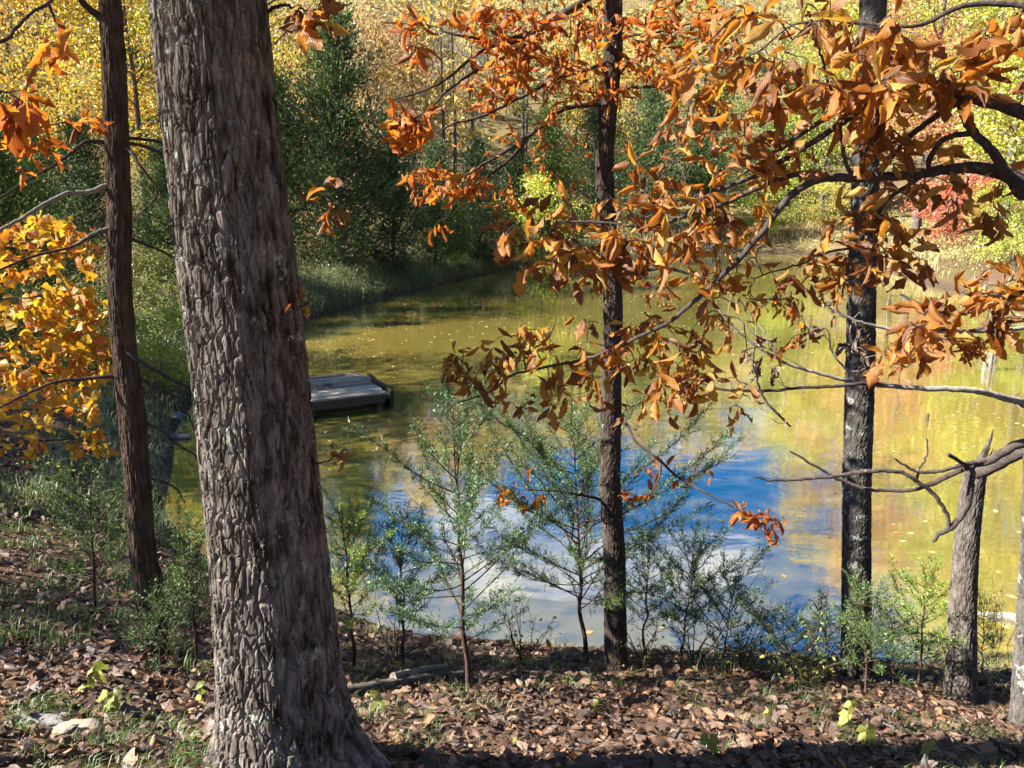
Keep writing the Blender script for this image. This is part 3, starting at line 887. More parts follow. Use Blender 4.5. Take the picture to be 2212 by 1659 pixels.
leafy = [
    ('decid0', 40, 26, 1.0, YEL, 'yellow-leaved tree at the left picture edge up the slope'),
    ('decid2', 175, 32, 1.1, GOLD, 'gold-leaved tree behind the thin left trunk'),
    ('decid1', 330, 31, 1.0, YEL, 'yellow tree in the gap between the thin trunk and the oak'),
    ('decid3', 430, 40, 1.5, LIME, 'yellow-green tree behind the upper oak trunk'),
    ('decid1', 610, 42, 1.6, YEL, 'bright yellow tree just right of the oak trunk, behind the cedars'),
    ('decid2', 740, 50, 1.15, TAN, 'tan fading tree above the tall pointed cedar'),
    ('decid3', 830, 54, 1.2, PEACH, 'pale peach tree behind the second bank cedar'),
    ('sapling', 1170, 37.5, 1.15, (0.55, 0.56, 0.07), 'lemon-yellow young tree glowing in front of the cedars left of the middle trunk'),
    ('decid0', 1280, 66, 0.95, YEL, 'small yellow tree high on the hill left of the middle trunk'),
    ('decid3', 1560, 64, 0.9, OLIVE, 'olive-green tree behind the orange branch, above the far shore'),
    ('decid1', 1760, 58, 1.2, LIME, 'lime-green tree left of the lichened trunk across the pond'),
    ('bush', 1640, 53.5, 1.1, LIME, 'lime-green bush on the far shore left of the lichened trunk'),
    ('bush', 1765, 55.0, 0.9, (0.50, 0.46, 0.10), 'yellow bush at the far waterline beside the lichened trunk'),
    ('tall0', 1860, 57, 1.05, YEL, 'tall yellow tree behind the upper lichened trunk'),
    ('tall1', 2330, 42, 1.0, GOLD, 'tall gold tree standing beyond the right picture edge'),
    ('tall0', 2500, 32, 0.95, YEL, 'tall yellow tree well beyond the right picture edge'),
    ('tall1', 1965, 49, 1.0, PEACH, 'peach-orange tree right of the lichened trunk'),
    ('tall0', 2070, 47, 0.95, PINK, 'pinkish-orange tall tree in the upper right'),
    ('tall1', 2150, 40, 0.85, LIME, 'lime-green tree on the right bank behind the thick limb'),
    ('decid1', 2235, 35, 1.5, (0.50, 0.50, 0.08), 'yellow-green tree at the right picture edge'),
    ('bush', 2030, 41.5, 1.0, RED, 'red bush hanging over the water on the right bank'),
    ('bush', 2085, 43.5, 1.15, PINK, 'salmon-pink bush just behind the red bush'),
    ('bush', 2175, 33.5, 0.95, LIME, 'lime-green bush low on the right bank at the waterline'),
    ('bush', 370, 19.5, 0.62, OLIVE, 'olive bush on the left bank in the gap beside the oak'),
    ('bush', 330, 15.5, 0.48, LIME, 'yellow-green bush above the left shore behind the thin trunk'),
    ('bush', 140, 14.0, 0.52, OLIVE, 'low olive bush on the left slope under the golden leaves'),
    ('bush', 700, 36, 0.9, TAN, 'tan brushy bush at the foot of the bank cedars'),
    ('bush', 980, 43, 0.9, OLIVE, 'olive bush under the far bank cedars'),
]
for q, (pr, px, Y, sc, colr, lab) in enumerate(leafy):
    nm = {'bush': 'bush', 'sapling': 'young_tree'}.get(pr, 'autumn_tree')
    place_tree(nm, pr, px_ground(px, Y), Y, sc, 2.1 * q + 0.4, colr, lab, 'bush' if pr == 'bush' else 'tree', 'autumn trees and bushes round the pond')

for q, (pr, px, Y, sc, lab) in enumerate((('bare0', 930, 58, 1.0, 'bare grey tree on the hill above the bank cedars'),
                                          ('bare1', 1010, 66, 1.05, 'bare grey tree behind the upper left orange branch'),
                                          ('bare1', 1440, 70, 1.0, 'bare grey tree right of the slim middle trunk, high on the hill'))):
    place_tree('bare_tree', pr, px_ground(px, Y), Y, sc, q * 1.1, (1, 1, 1), lab, 'tree', 'leafless trees on the hill')

# trees standing up the slope to the left, beyond the picture edge: they shade the near bank
for q, (pr, x, y, sc, lab) in enumerate((('decid1', -14.0, 9.3, 0.95, 'yellow tree up the slope beyond the left picture edge, level with the dock'),
        ('decid1', -14.3, 7.0, 0.95, 'upright yellow tree beyond the left picture edge above the golden one'),
        ('sapling', -9.0, 4.6, 0.9, 'slender yellow tree beyond the left picture edge near the golden one'),
        ('decid2', -14.5, 12.5, 0.95, 'yellow tree beyond the left picture edge, behind the nearest one'),
        ('decid1', -15.5, 9.8, 1.05, 'tall spreading yellow tree beyond the left picture edge'),
        ('decid1', -17.0, 14.5, 1.15, 'tall yellow tree beyond the left picture edge above the dock'))):
    place_tree('shade_tree', pr, x, y, sc, q * 1.3, (0.50, 0.36, 0.06), lab, 'tree', 'trees beyond the left picture edge')

# unseen woods behind and beside the camera, added to block sky light
for q, (x, y, sc, lab) in enumerate(((-7.5, -6.5, 0.85, 'unseen tall tree behind the camera on the left'), (0.5, -7.5, 0.95, 'unseen tall tree straight behind the camera'), (7.5, -5.5, 0.9, 'unseen tall tree behind the camera on the right'),
        (-3.5, -13.0, 1.05, 'unseen large tree farther behind the camera'), (11.5, 0.5, 0.9, 'unseen tall tree beside the camera, far right'), (5.0, -13.0, 1.0, 'unseen large tree far behind the camera on the right'), (-13.0, -8.0, 0.9, 'unseen tall tree far behind on the left slope'))):
    place_tree('shade_tree', 'shade', x, y, sc, q * 0.9, (0.36, 0.26, 0.06), lab, 'tree', 'unseen trees added behind the camera')

# the wooded hill far behind reads as one mass
def woods():
    g = np.random.default_rng(5)
    crown = Acc(); bark = Acc()
    pal = []
    pts = []
    tries = 0
    while len(pts) < 165 and tries < 9000:
        tries += 1
        y = g.uniform(50, 50 + 110 * g.random() + 10); x = g.uniform(-0.85, 0.85) * y + g.uniform(-12, 12)
        if shore_dist(np.array([x]), np.array([y]))[0] < 11: continue
        if all((x - a) ** 2 + (y - b) ** 2 > 9 for a, b in pts): pts.append((x, y))
    protos = [decid_proto(80 + q, 11 + q, 3.6, 1000, 0.35, 9, 0.2, 0.55, 0.42, 2) for q in range(4)]
    for q, (x, y) in enumerate(pts):
        w, c = protos[q % 4]
        s = g.uniform(0.95, 1.35); a = g.uniform(0, 6.28)
        Rz = np.array(((math.cos(a), -math.sin(a), 0), (math.sin(a), math.cos(a), 0), (0, 0, 1))) * s
        o = np.array((x, y, gz(x, y) - 0.1))
        V, F, Rn, U = c.arrays()
        crown.add(V @ Rz.T + o, F[0], np.clip(0.25 * Rn + 0.75 * g.random(), 0, 1))
        V, F, Rn, U = w.arrays()
        for f in F:
            pass
        tr = np.array(((0, 0, 0), (0.1, 0, 4), (0, 0.1, 9))) * s + o
        tube(bark, tr, (0.16, 0.12, 0.05), 5, n=4)
    m = leaf_mat('woods_leaf', [(0.0, (0.16, 0.20, 0.06)), (0.14, (0.26, 0.28, 0.08)), (0.28, (0.58, 0.46, 0.14)), (0.42, (0.42, 0.36, 0.28)), (0.55, (0.22, 0.25, 0.08)), (0.68, (0.60, 0.40, 0.20)), (0.82, (0.62, 0.52, 0.12)), (1.0, (0.36, 0.33, 0.28))], trans=0.4, gloss=0.0, veins=False)
    e = empty('hillside_woods', (0, 90, gz(0, 90)), 'hazy mass of yellow and tan autumn woods covering the far hillside', 'woods')
    e['kind'] = 'stuff'
    a = crown.part('crown', m, e, smooth=False); b = bark.part('trunks', M['far_bark'], e)
    a['kind'] = 'stuff'; b['kind'] = 'stuff'
woods()

# ------------------------------------------------------------------ foreground trees
def oak_lobes(th, s, L):
    f = np.exp(-np.maximum(s - 0.30, 0) / 0.17)
    roots = ((4.55, 0.20, 0.42), (1.75, 0.11, 0.36), (3.05, 0.07, 0.30), (3.75, 0.05, 0.22), (2.45, 0.05, 0.22), (0.3, 0.10, 0.5), (5.5, 0.09, 0.4))
    o = 0
    for c, a, w in roots:
        dth = np.angle(np.exp(1j * (th - c)))
        o = o + a * np.exp(-(dth / w) ** 2)
    fl = 0.012 * np.cos(th * 5 + 1) * np.exp(-s / 0.9)
    return o * f + fl

OAK_Y = 3.2
rows = [(626, 1760, 285), (619, 1660, 276), (612, 1560, 268), (606, 1480, 262), (600, 1400, 255), (582, 1200, 247), (560, 1000, 242), (540, 800, 241), (517, 600, 244),
        (492, 400, 238), (470, 200, 240), (452, 0, 244), (440, -120, 244), (424, -260, 240)]
op = px_path(rows, OAK_Y)
oak = empty('oak_tree', (op[1][0], op[1][1], gz(op[1][0], op[1][1])), 'massive oak trunk with deeply furrowed bark and flared roots', 'tree')
bark_trunk('trunk', oak, op, M['oak_bark'], 290, 0.0072, 0.033, 0.20, 0.017, 7, lobes=oak_lobes, fissure=(0.02, 0.17), cross=0.09)
t = link('limbs', PRO['shade'].trunk, oak); c = link('crown', PRO['shade'].crown, oak)
for o in (t, c):
    o.location = Vector(op[-1][:3] - np.array((0, 0, 0.5))) - oak.location; o.scale = (0.72,) * 3; o.rotation_euler = (0, -0.03, 2.0)
c.color = (0.34, 0.20, 0.05, 1)

def simple_tree(name, rows, Y, mat, label, seed, cell=(0.022, 0.09), depth=0.006, ns=72, step=0.013, fib=0.0, flare=0.05):
    p = px_path(rows, Y)
    b = p[1]
    e = empty(name, (b[0], b[1], gz(b[0], b[1])), label, 'tree')
    def lob(th, s, L):
        return flare * np.exp(-np.maximum(s - 0.12, 0) / 0.10) * (0.5 + 0.5 * np.cos(th * 4 + seed))
    bark_trunk('trunk', e, p, mat, ns, step, cell[0], cell[1], depth, seed, lobes=lob, fib=fib, fissure=(0.02, 0.4), cross=0.05)
    return e

thin = simple_tree('cedar_trunk_tree', [(346, 1530, 64), (342, 1465, 60), (330, 1350, 55), (310, 1200, 54), (298, 1050, 53), (285, 900, 55), (268, 750, 51), (258, 600, 50), (257, 450, 52), (252, 300, 50),
                   (247, 150, 51), (238, 0, 46), (230, -200, 42)], 5.0, M['cedar_bark'], 'thin dark leaning trunk with stringy bark and dead side branches, left of the oak', 21, (0.018, 0.16), 0.006, fib=0.008)
middle = simple_tree('slim_oak_tree', [(1332, 1500, 54), (1331, 1438, 51), (1328, 1300, 49), (1327, 1200, 48), (1318, 1050, 46), (1319, 950, 46), (1321, 800, 44), (1324, 650, 43), (1313, 500, 42), (1306, 370, 41),
                     (1312, 250, 42), (1324, 120, 42), (1325, 0, 40), (1330, -250, 38)], 6.0, M['dark_bark'], 'slim dark trunk in the middle of the picture carrying bright orange leaves', 22, (0.022, 0.07), 0.006)
right = simple_tree('lichened_tree', [(1851, 1500, 70), (1850, 1430, 65), (1850, 1300, 62), (1850, 1150, 61), (1851, 1030, 60), (1857, 830, 61), (1861, 650, 60), (1866, 480, 58), (1872, 330, 56), (1880, 180, 57),
                    (1886, 0, 56), (1895, -250, 54)], 5.9, M['grey_bark'], 'straight grey trunk with pale lichen patches right of the middle trunk', 23, (0.022, 0.065), 0.007)
snag = simple_tree('broken_snag', [(2071, 1560, 74), (2074, 1490, 66), (2078, 1400, 60), (2080, 1300, 56), (2086, 1200, 52), (2093, 1120, 50), (2102, 1050, 48), (2109, 1010, 44)], 5.5, M['dead_wood'],
                   'broken dead trunk snapped off to a jagged top near the water', 24, (0.02, 0.10), 0.006)
edge = simple_tree('pale_trunk_tree', [(2212, 1720, 92), (2216, 1640, 82), (2226, 1520, 76), (2233, 1400, 74), (2240, 1280, 72), (2246, 1130, 70), (2252, 900, 66), (2270, 600, 60), (2290, 200, 54), (2300, -200, 48)], 4.6,
                   M['grey_bark'], 'pale sunlit trunk cut by the right picture edge', 25, (0.022, 0.07), 0.007)

# jagged top of the snag: upright splinters of different height
def splinters():
    g = np.random.default_rng(3)
    top = P(2109, 1012, 5.5); k = pxm(2109, 1012, 5.5)
    a = Acc()
    for q in range(22):
        an = g.uniform(0, 6.28); rr = 21 * k * g.uniform(0.4, 1.0)
        b = top + np.array((math.cos(an) * rr, math.sin(an) * rr, -0.05))
        right_side = (math.cos(an) + 1) / 2
        h = g.uniform(0.06, 0.13) + 0.14 * right_side * g.uniform(0.3, 1)
        tip = b + np.array((0.03 + 0.03 * right_side, 0, h))
        tube(a, np.array((b, (b + tip) / 2 + g.normal(0, 0.004, 3), tip)), (0.016, 0.012, 0.002), 4, n=4)
    a.part('splintered_top', M['dead_wood'], snag, smooth=False)
    a = Acc()
    tube(a, np.array((P(2116, 1000, 5.5), P(2129, 972, 5.5), P(2139, 950, 5.5), P(2145, 926, 5.5))), (0.030, 0.020, 0.013, 0.004), 5, n=8)
    a.part('spike', M['dead_wood'], snag, smooth=False)
splinters()
limb(snag, [(2090, 1030, 5.5, 30), (2150, 1005, 5.4, 26), (2215, 975, 5.3, 24), (2290, 950, 5.2, 22)], M['limb_bark'], 3)

# ---- thin tree's side branches (mostly dead)
TB = [
    [(236, 60, 5.0, 20), (214, 36, 5.0, 17), (190, 16, 4.95, 15), (165, -12, 4.9, 14), (130, -60, 4.9, 12)],
    [(244, 306, 5.0, 12), (210, 306, 4.95, 10), (181, 308, 4.9, 9), (131, 348, 4.8, 7), (56, 391, 4.7, 6), (0, 427, 4.6, 5), (-60, 455, 4.6, 4)],
    [(250, 492, 5.0, 9), (225, 498, 4.95, 8), (188, 516, 4.9, 7), (150, 535, 4.85, 7), (75, 553, 4.75, 6), (0, 583, 4.6, 5), (-60, 610, 4.6, 4)],
    [(262, 812, 5.0, 11), (236, 813, 4.95, 10), (188, 818, 4.9, 8), (124, 824, 4.8, 7), (68, 846, 4.75, 6), (0, 880, 4.6, 5), (-50, 900, 4.6, 4)],
    [(262, 298, 5.0, 9), (285, 299, 5.1, 8), (312, 301, 5.15, 7), (365, 309, 5.3, 6), (430, 316, 5.4, 5)],
    [(262, 306, 5.0, 9), (285, 310, 5.0, 8), (322, 319, 5.1, 7), (368, 342, 5.2, 5), (420, 372, 5.3, 4)],
    [(262, 318, 5.0, 9), (282, 328, 4.95, 8), (302, 358, 4.9, 7), (329, 391, 4.9, 6), (339, 408, 4.9, 5), (329, 437, 4.9, 4), (289, 473, 4.9, 3)],
    [(262, 508, 5.0, 8), (283, 516, 5.0, 7), (318, 530, 5.1, 6), (348, 542, 5.2, 5), (410, 575, 5.3, 4)],
    [(252, 742, 5.0, 13), (268, 756, 4.95, 11), (300, 779, 4.95, 9), (357, 813, 5.0, 8), (421, 843, 5.1, 6), (470, 862, 5.2, 4)],
    [(290, 812, 5.0, 9), (312, 822, 5.0, 8), (338, 843, 5.0, 6), (383, 858, 5.05, 5), (406, 895, 5.1, 4), (420, 930, 5.2, 3)],
    [(300, 908, 5.0, 9), (325, 918, 5.0, 7), (349, 929, 5.0, 6), (376, 955, 5.05, 5), (432, 989, 5.1, 4), (470, 1010, 5.2, 3)],
    [(306, 1030, 5.0, 8), (330, 1035, 5.0, 6), (357, 1042, 5.0, 5), (385, 1060, 5.05, 4), (398, 1087, 5.1, 3)],
    [(330, 1200, 5.0, 7), (345, 1230, 5.0, 6), (352, 1262, 5.0, 5), (350, 1300, 4.95, 3)],
]
for q, b in enumerate(TB): limb(thin, b, M['limb_bark'], 40 + q, 7, 0.0016)
limb(thin, [(248, 399, 5.0, 13), (225, 403, 4.95, 12), (191, 416, 4.85, 11), (145, 418, 4.75, 10), (99, 440, 4.65, 9), (50, 470, 4.55, 8), (0, 497, 4.45, 7), (-60, 530, 4.4, 6)], M['pale_twig'], 60, 8, 0.0016)
limb(thin, [(250, 500, 5.0, 9), (232, 494, 4.9, 7), (212, 500, 4.85, 6), (180, 517, 4.8, 5), (158, 530, 4.8, 4)], M['pale_twig'], 61, 7, 0.003)

# ---- twigs and leaves hung on limbs
def grow(parent, limb_pts, clusters, temps, mat, twig_mat, seed, limit=300, droop=0.55, twig_r=0.0022, spread=1.0, more=1.0, thin=1.0, lsc=1.0):
    g = np.random.default_rng(seed)
    cand = [np.asarray(c) for c in limb_pts]
    cand = np.concatenate(cand)
    tw = Acc(); pos, dirs, nrms, size, rn = [], [], [], [], []
    for (px, py, rx, ry, Y, dY, tips, lf, per) in clusters:
        T = []
        tips = int(round(tips * more)); per = per / more * thin; lf = lf * lsc; rx *= spread; ry *= spread
        for _ in range(tips):
            a = g.uniform(0, 6.283); r = math.sqrt(g.uniform(0, 1))
            T.append(P(px + rx * r * math.cos(a), py + ry * r * math.sin(a), Y + g.uniform(-dY, dY)))
        T = np.array(T)
        near = [np.min(np.linalg.norm(cand - t, axis=1)) for t in T]
        for q in np.argsort(near):
            tip = T[q]
            dd = np.linalg.norm(cand - tip, axis=1) + 0.35 * np.maximum(0, tip[2] - cand[:, 2])
            b = cand[np.argmin(dd)]
            ln = np.linalg.norm(tip - b)
            if ln < 0.02: tip = tip + g.normal(0, 0.03, 3); ln = np.linalg.norm(tip - b)
            m1 = b * 0.66 + tip * 0.34 + g.normal(0, 0.07 * ln, 3) + np.array((0, 0, 0.09 * ln))
            m2 = b * 0.3 + tip * 0.7 + g.normal(0, 0.07 * ln, 3) + np.array((0, 0, 0.10 * ln))
            C, r = tube(tw, np.array((b, m1, m2, tip)), (twig_r * (1 + ln * 1.5), twig_r, twig_r * 0.8, twig_r * 0.5), 4, n=9)
            cand = np.vstack((cand, C[2:]))
            td = C[-1] - C[-3]; td /= np.linalg.norm(td)
            tone = g.random()
            n = max(1, int(round(per * g.uniform(0.6, 1.4))))
            for k in range(n):
                if k < n * 0.25: at = C[-1] + g.normal(0, 0.008, 3)
                else: at = C[g.integers(2, 8)] + g.normal(0, 0.006, 3)
                d = td * g.uniform(0.1, 1.0) + unit(g, 1)[0] * 0.85 + np.array((0, 0, -droop * g.uniform(-0.3, 1.7)))
                nr = unit(g, 1)[0] + np.array((0, 0, 0.45))
                pos.append(at); dirs.append(d); nrms.append(nr)
                size.append(lf * g.uniform(0.45, 1.25)); rn.append((0.45 * tone + 0.55 * g.random()))
    tw.part('twigs', twig_mat, parent, kind='stuff')
    mats = rot_frames(np.array(dirs), np.array(nrms))
    put_leaves(parent, temps, mat, np.array(pos), mats, np.array(size), np.array(rn), limit, g)
    return len(pos)

# ---- middle tree: branches reaching left, small bright leaves
MB = [
    [(1326, -70, 6.0, 20), (1270, -5, 5.9, 18), (1220, 30, 5.8, 16), (1161, 65, 5.7, 13), (1120, 88, 5.65, 10), (1077, 95, 5.6, 8), (1010, 80, 5.5, 5), (960, 70, 5.5, 4)],
    [(1161, 65, 5.7, 9), (1090, 88, 5.6, 8), (1031, 116, 5.5, 7), (985, 155, 5.45, 6), (950, 180, 5.4, 5), (894, 204, 5.3, 4), (844, 216, 5.3, 3)],
    [(1150, 80, 5.7, 9), (1122, 106, 5.65, 8), (1034, 151, 5.5, 6), (967, 197, 5.4, 5), (925, 239, 5.35, 4), (880, 262, 5.3, 3)],
    [(1322, 130, 6.0, 11), (1267, 151, 5.9, 9), (1196, 172, 5.8, 7), (1126, 211, 5.7, 6), (1038, 253, 5.6, 5), (978, 268, 5.5, 4), (943, 286, 5.5, 3)],
    [(1310, 224, 6.0, 13), (1270, 226, 5.95, 12), (1214, 236, 5.9, 11), (1172, 271, 5.85, 9), (1108, 317, 5.75, 8), (1055, 348, 5.7, 6), (1003, 380, 5.6, 5), (950, 392, 5.6, 3)],
    [(1140, 300, 5.8, 8), (1094, 352, 5.75, 7), (1031, 398, 5.65, 5), (978, 454, 5.6, 4), (957, 476, 5.6, 3)],
    [(1314, 110, 6.0, 9), (1350, 80, 5.9, 7), (1420, 70, 5.8, 5), (1500, 50, 5.8, 4), (1580, 40, 5.8, 3)],
    [(1316, 200, 6.0, 9), (1360, 190, 5.9, 7), (1430, 190, 5.8, 5), (1520, 220, 5.7, 4), (1600, 290, 5.6, 3)],
    [(1320, 598, 6.0, 10), (1370, 588, 5.95, 9), (1440, 580, 5.9, 7), (1510, 600, 5.8, 5), (1580, 630, 5.8, 3)],
    [(1320, 905, 6.0, 10), (1350, 912, 5.85, 8), (1372, 952, 5.75, 7), (1402, 977, 5.7, 7), (1424, 992, 5.65, 6), (1462, 1029, 5.6, 6), (1530, 1067, 5.5, 5), (1586, 1097, 5.45, 4), (1640, 1120, 5.4, 3)],
    [(1300, 1080, 6.0, 8), (1260, 1070, 5.85, 6), (1200, 1060, 5.7, 5), (1140, 1058, 5.6, 3)],
    [(1330, 1075, 6.0, 8), (1360, 1080, 5.9, 6), (1400, 1070, 5.8, 5), (1425, 1030, 5.75, 4), (1428, 990, 5.7, 3)],
]
mid_pts = [limb(middle, b, M['limb_bark'], 80 + q, 7, 0.002)[0][3:] for q, b in enumerate(MB)]
grow(middle, mid_pts, [
    (1190, 55, 150, 60, 5.6, 0.3, 40, 0.115, 5), (1080, 120, 60, 60, 5.5, 0.2, 18, 0.12, 5), (1180, 190, 160, 60, 5.7, 0.3, 38, 0.11, 5), (880, 275, 45, 42, 5.3, 0.15, 14, 0.125, 5),
    (965, 395, 90, 40, 5.6, 0.2, 24, 0.11, 5), (1150, 330, 150, 70, 5.7, 0.3, 16, 0.09, 3), (1470, 90, 130, 90, 5.7, 0.3, 46, 0.12, 5), (890, 70, 26, 50, 5.4, 0.1, 8, 0.15, 4),
    (1130, 1068, 55, 26, 5.65, 0.1, 7, 0.13, 4), (1390, 1040, 40, 50, 5.75, 0.15, 6, 0.11, 3), (1640, 1125, 50, 30, 5.4, 0.1, 9, 0.13, 4), (1480, 1030, 60, 30, 5.6, 0.1, 6, 0.10, 2), (1560, 250, 90, 70, 5.6, 0.2, 18, 0.11, 4),
    (940, 490, 14, 14, 5.6, 0.05, 2, 0.12, 2), (1090, 440, 60, 30, 5.7, 0.2, 8, 0.10, 3), (1000, 30, 60, 30, 5.5, 0.2, 9, 0.12, 4)],
    HICK, M['small_leaf'], M['limb_bark'], 90, 300, 0.4, 0.0026, 1.1, 1.5)

# ---- hickory rooted beyond the right picture edge, its limbs reach across the view
HX, HY = 2.85, 2.75
hick = empty('hickory_tree', (HX, HY, gz(HX, HY)), 'spreading hickory at the right edge with dark limbs and large curled rusty leaves', 'tree')
hz = gz(HX, HY)
bark_trunk('trunk', hick, [(HX - 0.02, HY, hz - 0.2, 0.17), (HX, HY, hz + 0.1, 0.145), (HX + 0.03, HY, 0.5, 0.13), (HX, HY + 0.02, 1.6, 0.12), (HX + 0.05, HY, 3.0, 0.11), (HX + 0.1, HY, 5.0, 0.08)], M['dark_bark'], 72, 0.014, 0.022, 0.08, 0.006, 31)
def hl(pts, seed, zoff=0.0, mat='limb_bark'):
    C, r = px_limb(pts)
    if zoff is not None:
        st = np.array((HX, HY, C[0][2] - 0.12 + zoff)); C = np.vstack((st, C)); r = np.concatenate(([r[0] * 1.15], r))
    a = Acc(); n = 6 * (len(C) - 1) + 1
    Cs, rs = tube(a, C, r, 9, n, 0.0014, seed)
    a.part('branch', M[mat], hick)
    return Cs
HL = []
HL.append(hl([(2330, 470, 2.85, 44), (2260, 425, 2.9, 40), (2212, 395, 2.9, 36), (2160, 372, 2.9, 30), (2100, 361, 2.9, 26), (2030, 368, 2.9, 23), (1950, 379, 2.9, 21), (1870, 382, 2.92, 20), (1790, 383, 2.95, 18), (1745, 373, 3.0, 13),
              (1690, 384, 3.0, 12), (1640, 405, 3.0, 11), (1560, 440, 3.05, 10), (1500, 461, 3.05, 9), (1400, 487, 3.1, 8), (1300, 480, 3.15, 6), (1200, 478, 3.2, 4)], 1))
HL.append(hl([(1800, 384, 2.95, 17), (1760, 391, 2.95, 16), (1715, 418, 2.95, 15), (1680, 455, 2.95, 14), (1645, 505, 2.95, 13), (1590, 566, 2.95, 12), (1545, 610, 2.97, 11), (1500, 650, 3.0, 10), (1445, 695, 3.05, 9), (1390, 722, 3.1, 8),
              (1300, 765, 3.2, 7), (1195, 790, 3.3, 6), (1110, 809, 3.35, 5), (1060, 845, 3.4, 4), (988, 871, 3.4, 3)], 2, None))
HL.append(hl([(2330, 262, 2.75, 34), (2212, 243, 2.75, 30), (2150, 222, 2.75, 27), (2100, 208, 2.75, 25), (2040, 184, 2.75, 20), (1990, 183, 2.75, 14), (1950, 181, 2.75, 12), (1905, 192, 2.78, 10)], 3, 0.05))
HL.append(hl([(2212, 425, 2.85, 28), (2172, 372, 2.85, 23), (2150, 335, 2.85, 20), (2118, 300, 2.82, 19), (2092, 270, 2.8, 18), (2075, 230, 2.78, 16), (2055, 198, 2.76, 17), (2035, 188, 2.75, 14)], 4, None))
HL.append(hl([(2085, 214, 2.75, 14), (2048, 232, 2.8, 14), (1990, 275, 2.85, 13), (1950, 309, 2.9, 12), (1915, 350, 2.9, 10), (1890, 405, 2.92, 9), (1868, 452, 2.95, 8), (1850, 480, 2.95, 7), (1842, 522, 3.0, 6), (1830, 590, 3.0, 5), (1818, 645, 3.0, 4)], 5, None))
HL.append(hl([(2112, 288, 2.82, 14), (2075, 290, 2.82, 13), (2035, 304, 2.85, 12), (2010, 340, 2.88, 12), (1998, 372, 2.9, 11), (1955, 405, 2.92, 10), (1918, 430, 2.95, 9), (1880, 490, 3.0, 8), (1850, 530, 3.0, 7), (1790, 545, 3.05, 5), (1730, 570, 3.1, 4), (1630, 600, 3.1, 3)], 6, None))
HL.append(hl([(1935, 180, 2.75, 9), (1880, 205, 2.85, 14), (1858, 237, 2.9, 14), (1810, 272, 2.95, 14), (1766, 301, 3.0, 13), (1700, 340, 3.05, 12), (1629, 381, 3.1, 10), (1549, 410, 3.15, 8), (1470, 432, 3.2, 5), (1400, 440, 3.2, 4)], 7, None))
HL.append(hl([(1880, 200, 2.85, 10), (1834, 223, 2.95, 10), (1780, 258, 3.0, 10), (1725, 293, 3.05, 9), (1680, 325, 3.1, 7), (1633, 357, 3.15, 6), (1590, 385, 3.2, 4)], 8, None))
HL.append(hl([(1842, 380, 2.92, 10), (1826, 350, 2.92, 9), (1816, 289, 2.9, 8), (1812, 233, 2.9, 8), (1790, 180, 2.85, 7), (1778, 132, 2.8, 6), (1760, 80, 2.75, 5), (1750, 30, 2.7, 4)], 9, None))
HL.append(hl([(2330, 60, 2.6, 18), (2212, 12, 2.65, 14), (2100, 8, 2.7, 12), (2060, 20, 2.7, 11), (2010, 45, 2.75, 10), (1960, 58, 2.75, 8), (1880, 52, 2.8, 7), (1780, 42, 2.85, 6), (1700, 60, 2.9, 5), (1640, 110, 2.95, 4), (1560, 150, 3.0, 3)], 10, 0.1))
HL.append(hl([(2330, 640, 2.5, 18), (2212, 632, 2.5, 14), (2150, 655, 2.5, 11), (2080, 678, 2.55, 9), (2020, 672, 2.6, 7), (1944, 636, 2.65, 5)], 11, 0.0))
HL.append(hl([(2300, 690, 2.5, 12), (2212, 690, 2.5, 10), (2150, 700, 2.5, 9), (2090, 715, 2.55, 7), (2030, 712, 2.55, 6), (1980, 735, 2.6, 4)], 12, 0.05))
HL.append(hl([(2330, 940, 2.55, 24), (2212, 956, 2.55, 21), (2170, 975, 2.55, 20), (2134, 996, 2.55, 18), (2089, 1009, 2.58, 14), (2033, 1034, 2.6, 11), (1973, 1058, 2.6, 9), (1925, 1060, 2.62, 8), (1879, 1058, 2.62, 8), (1826, 1041, 2.65, 7), (1770, 1011, 2.65, 6), (1706, 974, 2.65, 4)], 13, 0.0))
HL.append(hl([(2134, 994, 2.55, 11), (2070, 1006, 2.55, 9), (2030, 1018, 2.55, 8), (1988, 1020, 2.55, 7), (1960, 1008, 2.55, 6), (1932, 990, 2.55, 4)], 14, None))
HL.append(hl([(2100, 1005, 2.57, 15), (2098, 1037, 2.57, 14), (2094, 1070, 2.57, 14), (2084, 1102, 2.57, 14), (2052, 1142, 2.57, 12), (2028, 1152, 2.57, 11), (2016, 1170, 2.57, 8)], 15, None))
HL.append(hl([(2048, 1142, 2.57, 9), (2048, 1116, 2.57, 9), (2030, 1085, 2.57, 9), (2010, 1062, 2.57, 9), (1977, 1037, 2.57, 9), (1943, 1020, 2.57, 9), (1879, 1017, 2.57, 9), (1830, 1024, 2.6, 8), (1793, 1029, 2.6, 8), (1720, 1036, 2.6, 7), (1665, 1037, 2.6, 6), (1627, 1028, 2.6, 4)], 16, None))
HL.append(hl([(1980, 1036, 2.57, 6), (1988, 1007, 2.55, 5), (2003, 981, 2.55, 4), (2001, 947, 2.55, 3)], 17, None))
HL.append(hl([(2094, 1012, 2.56, 9), (2070, 995, 2.52, 8), (2048, 982, 2.5, 9)], 18, None))
live = [h[4:] for h in HL[:12]]
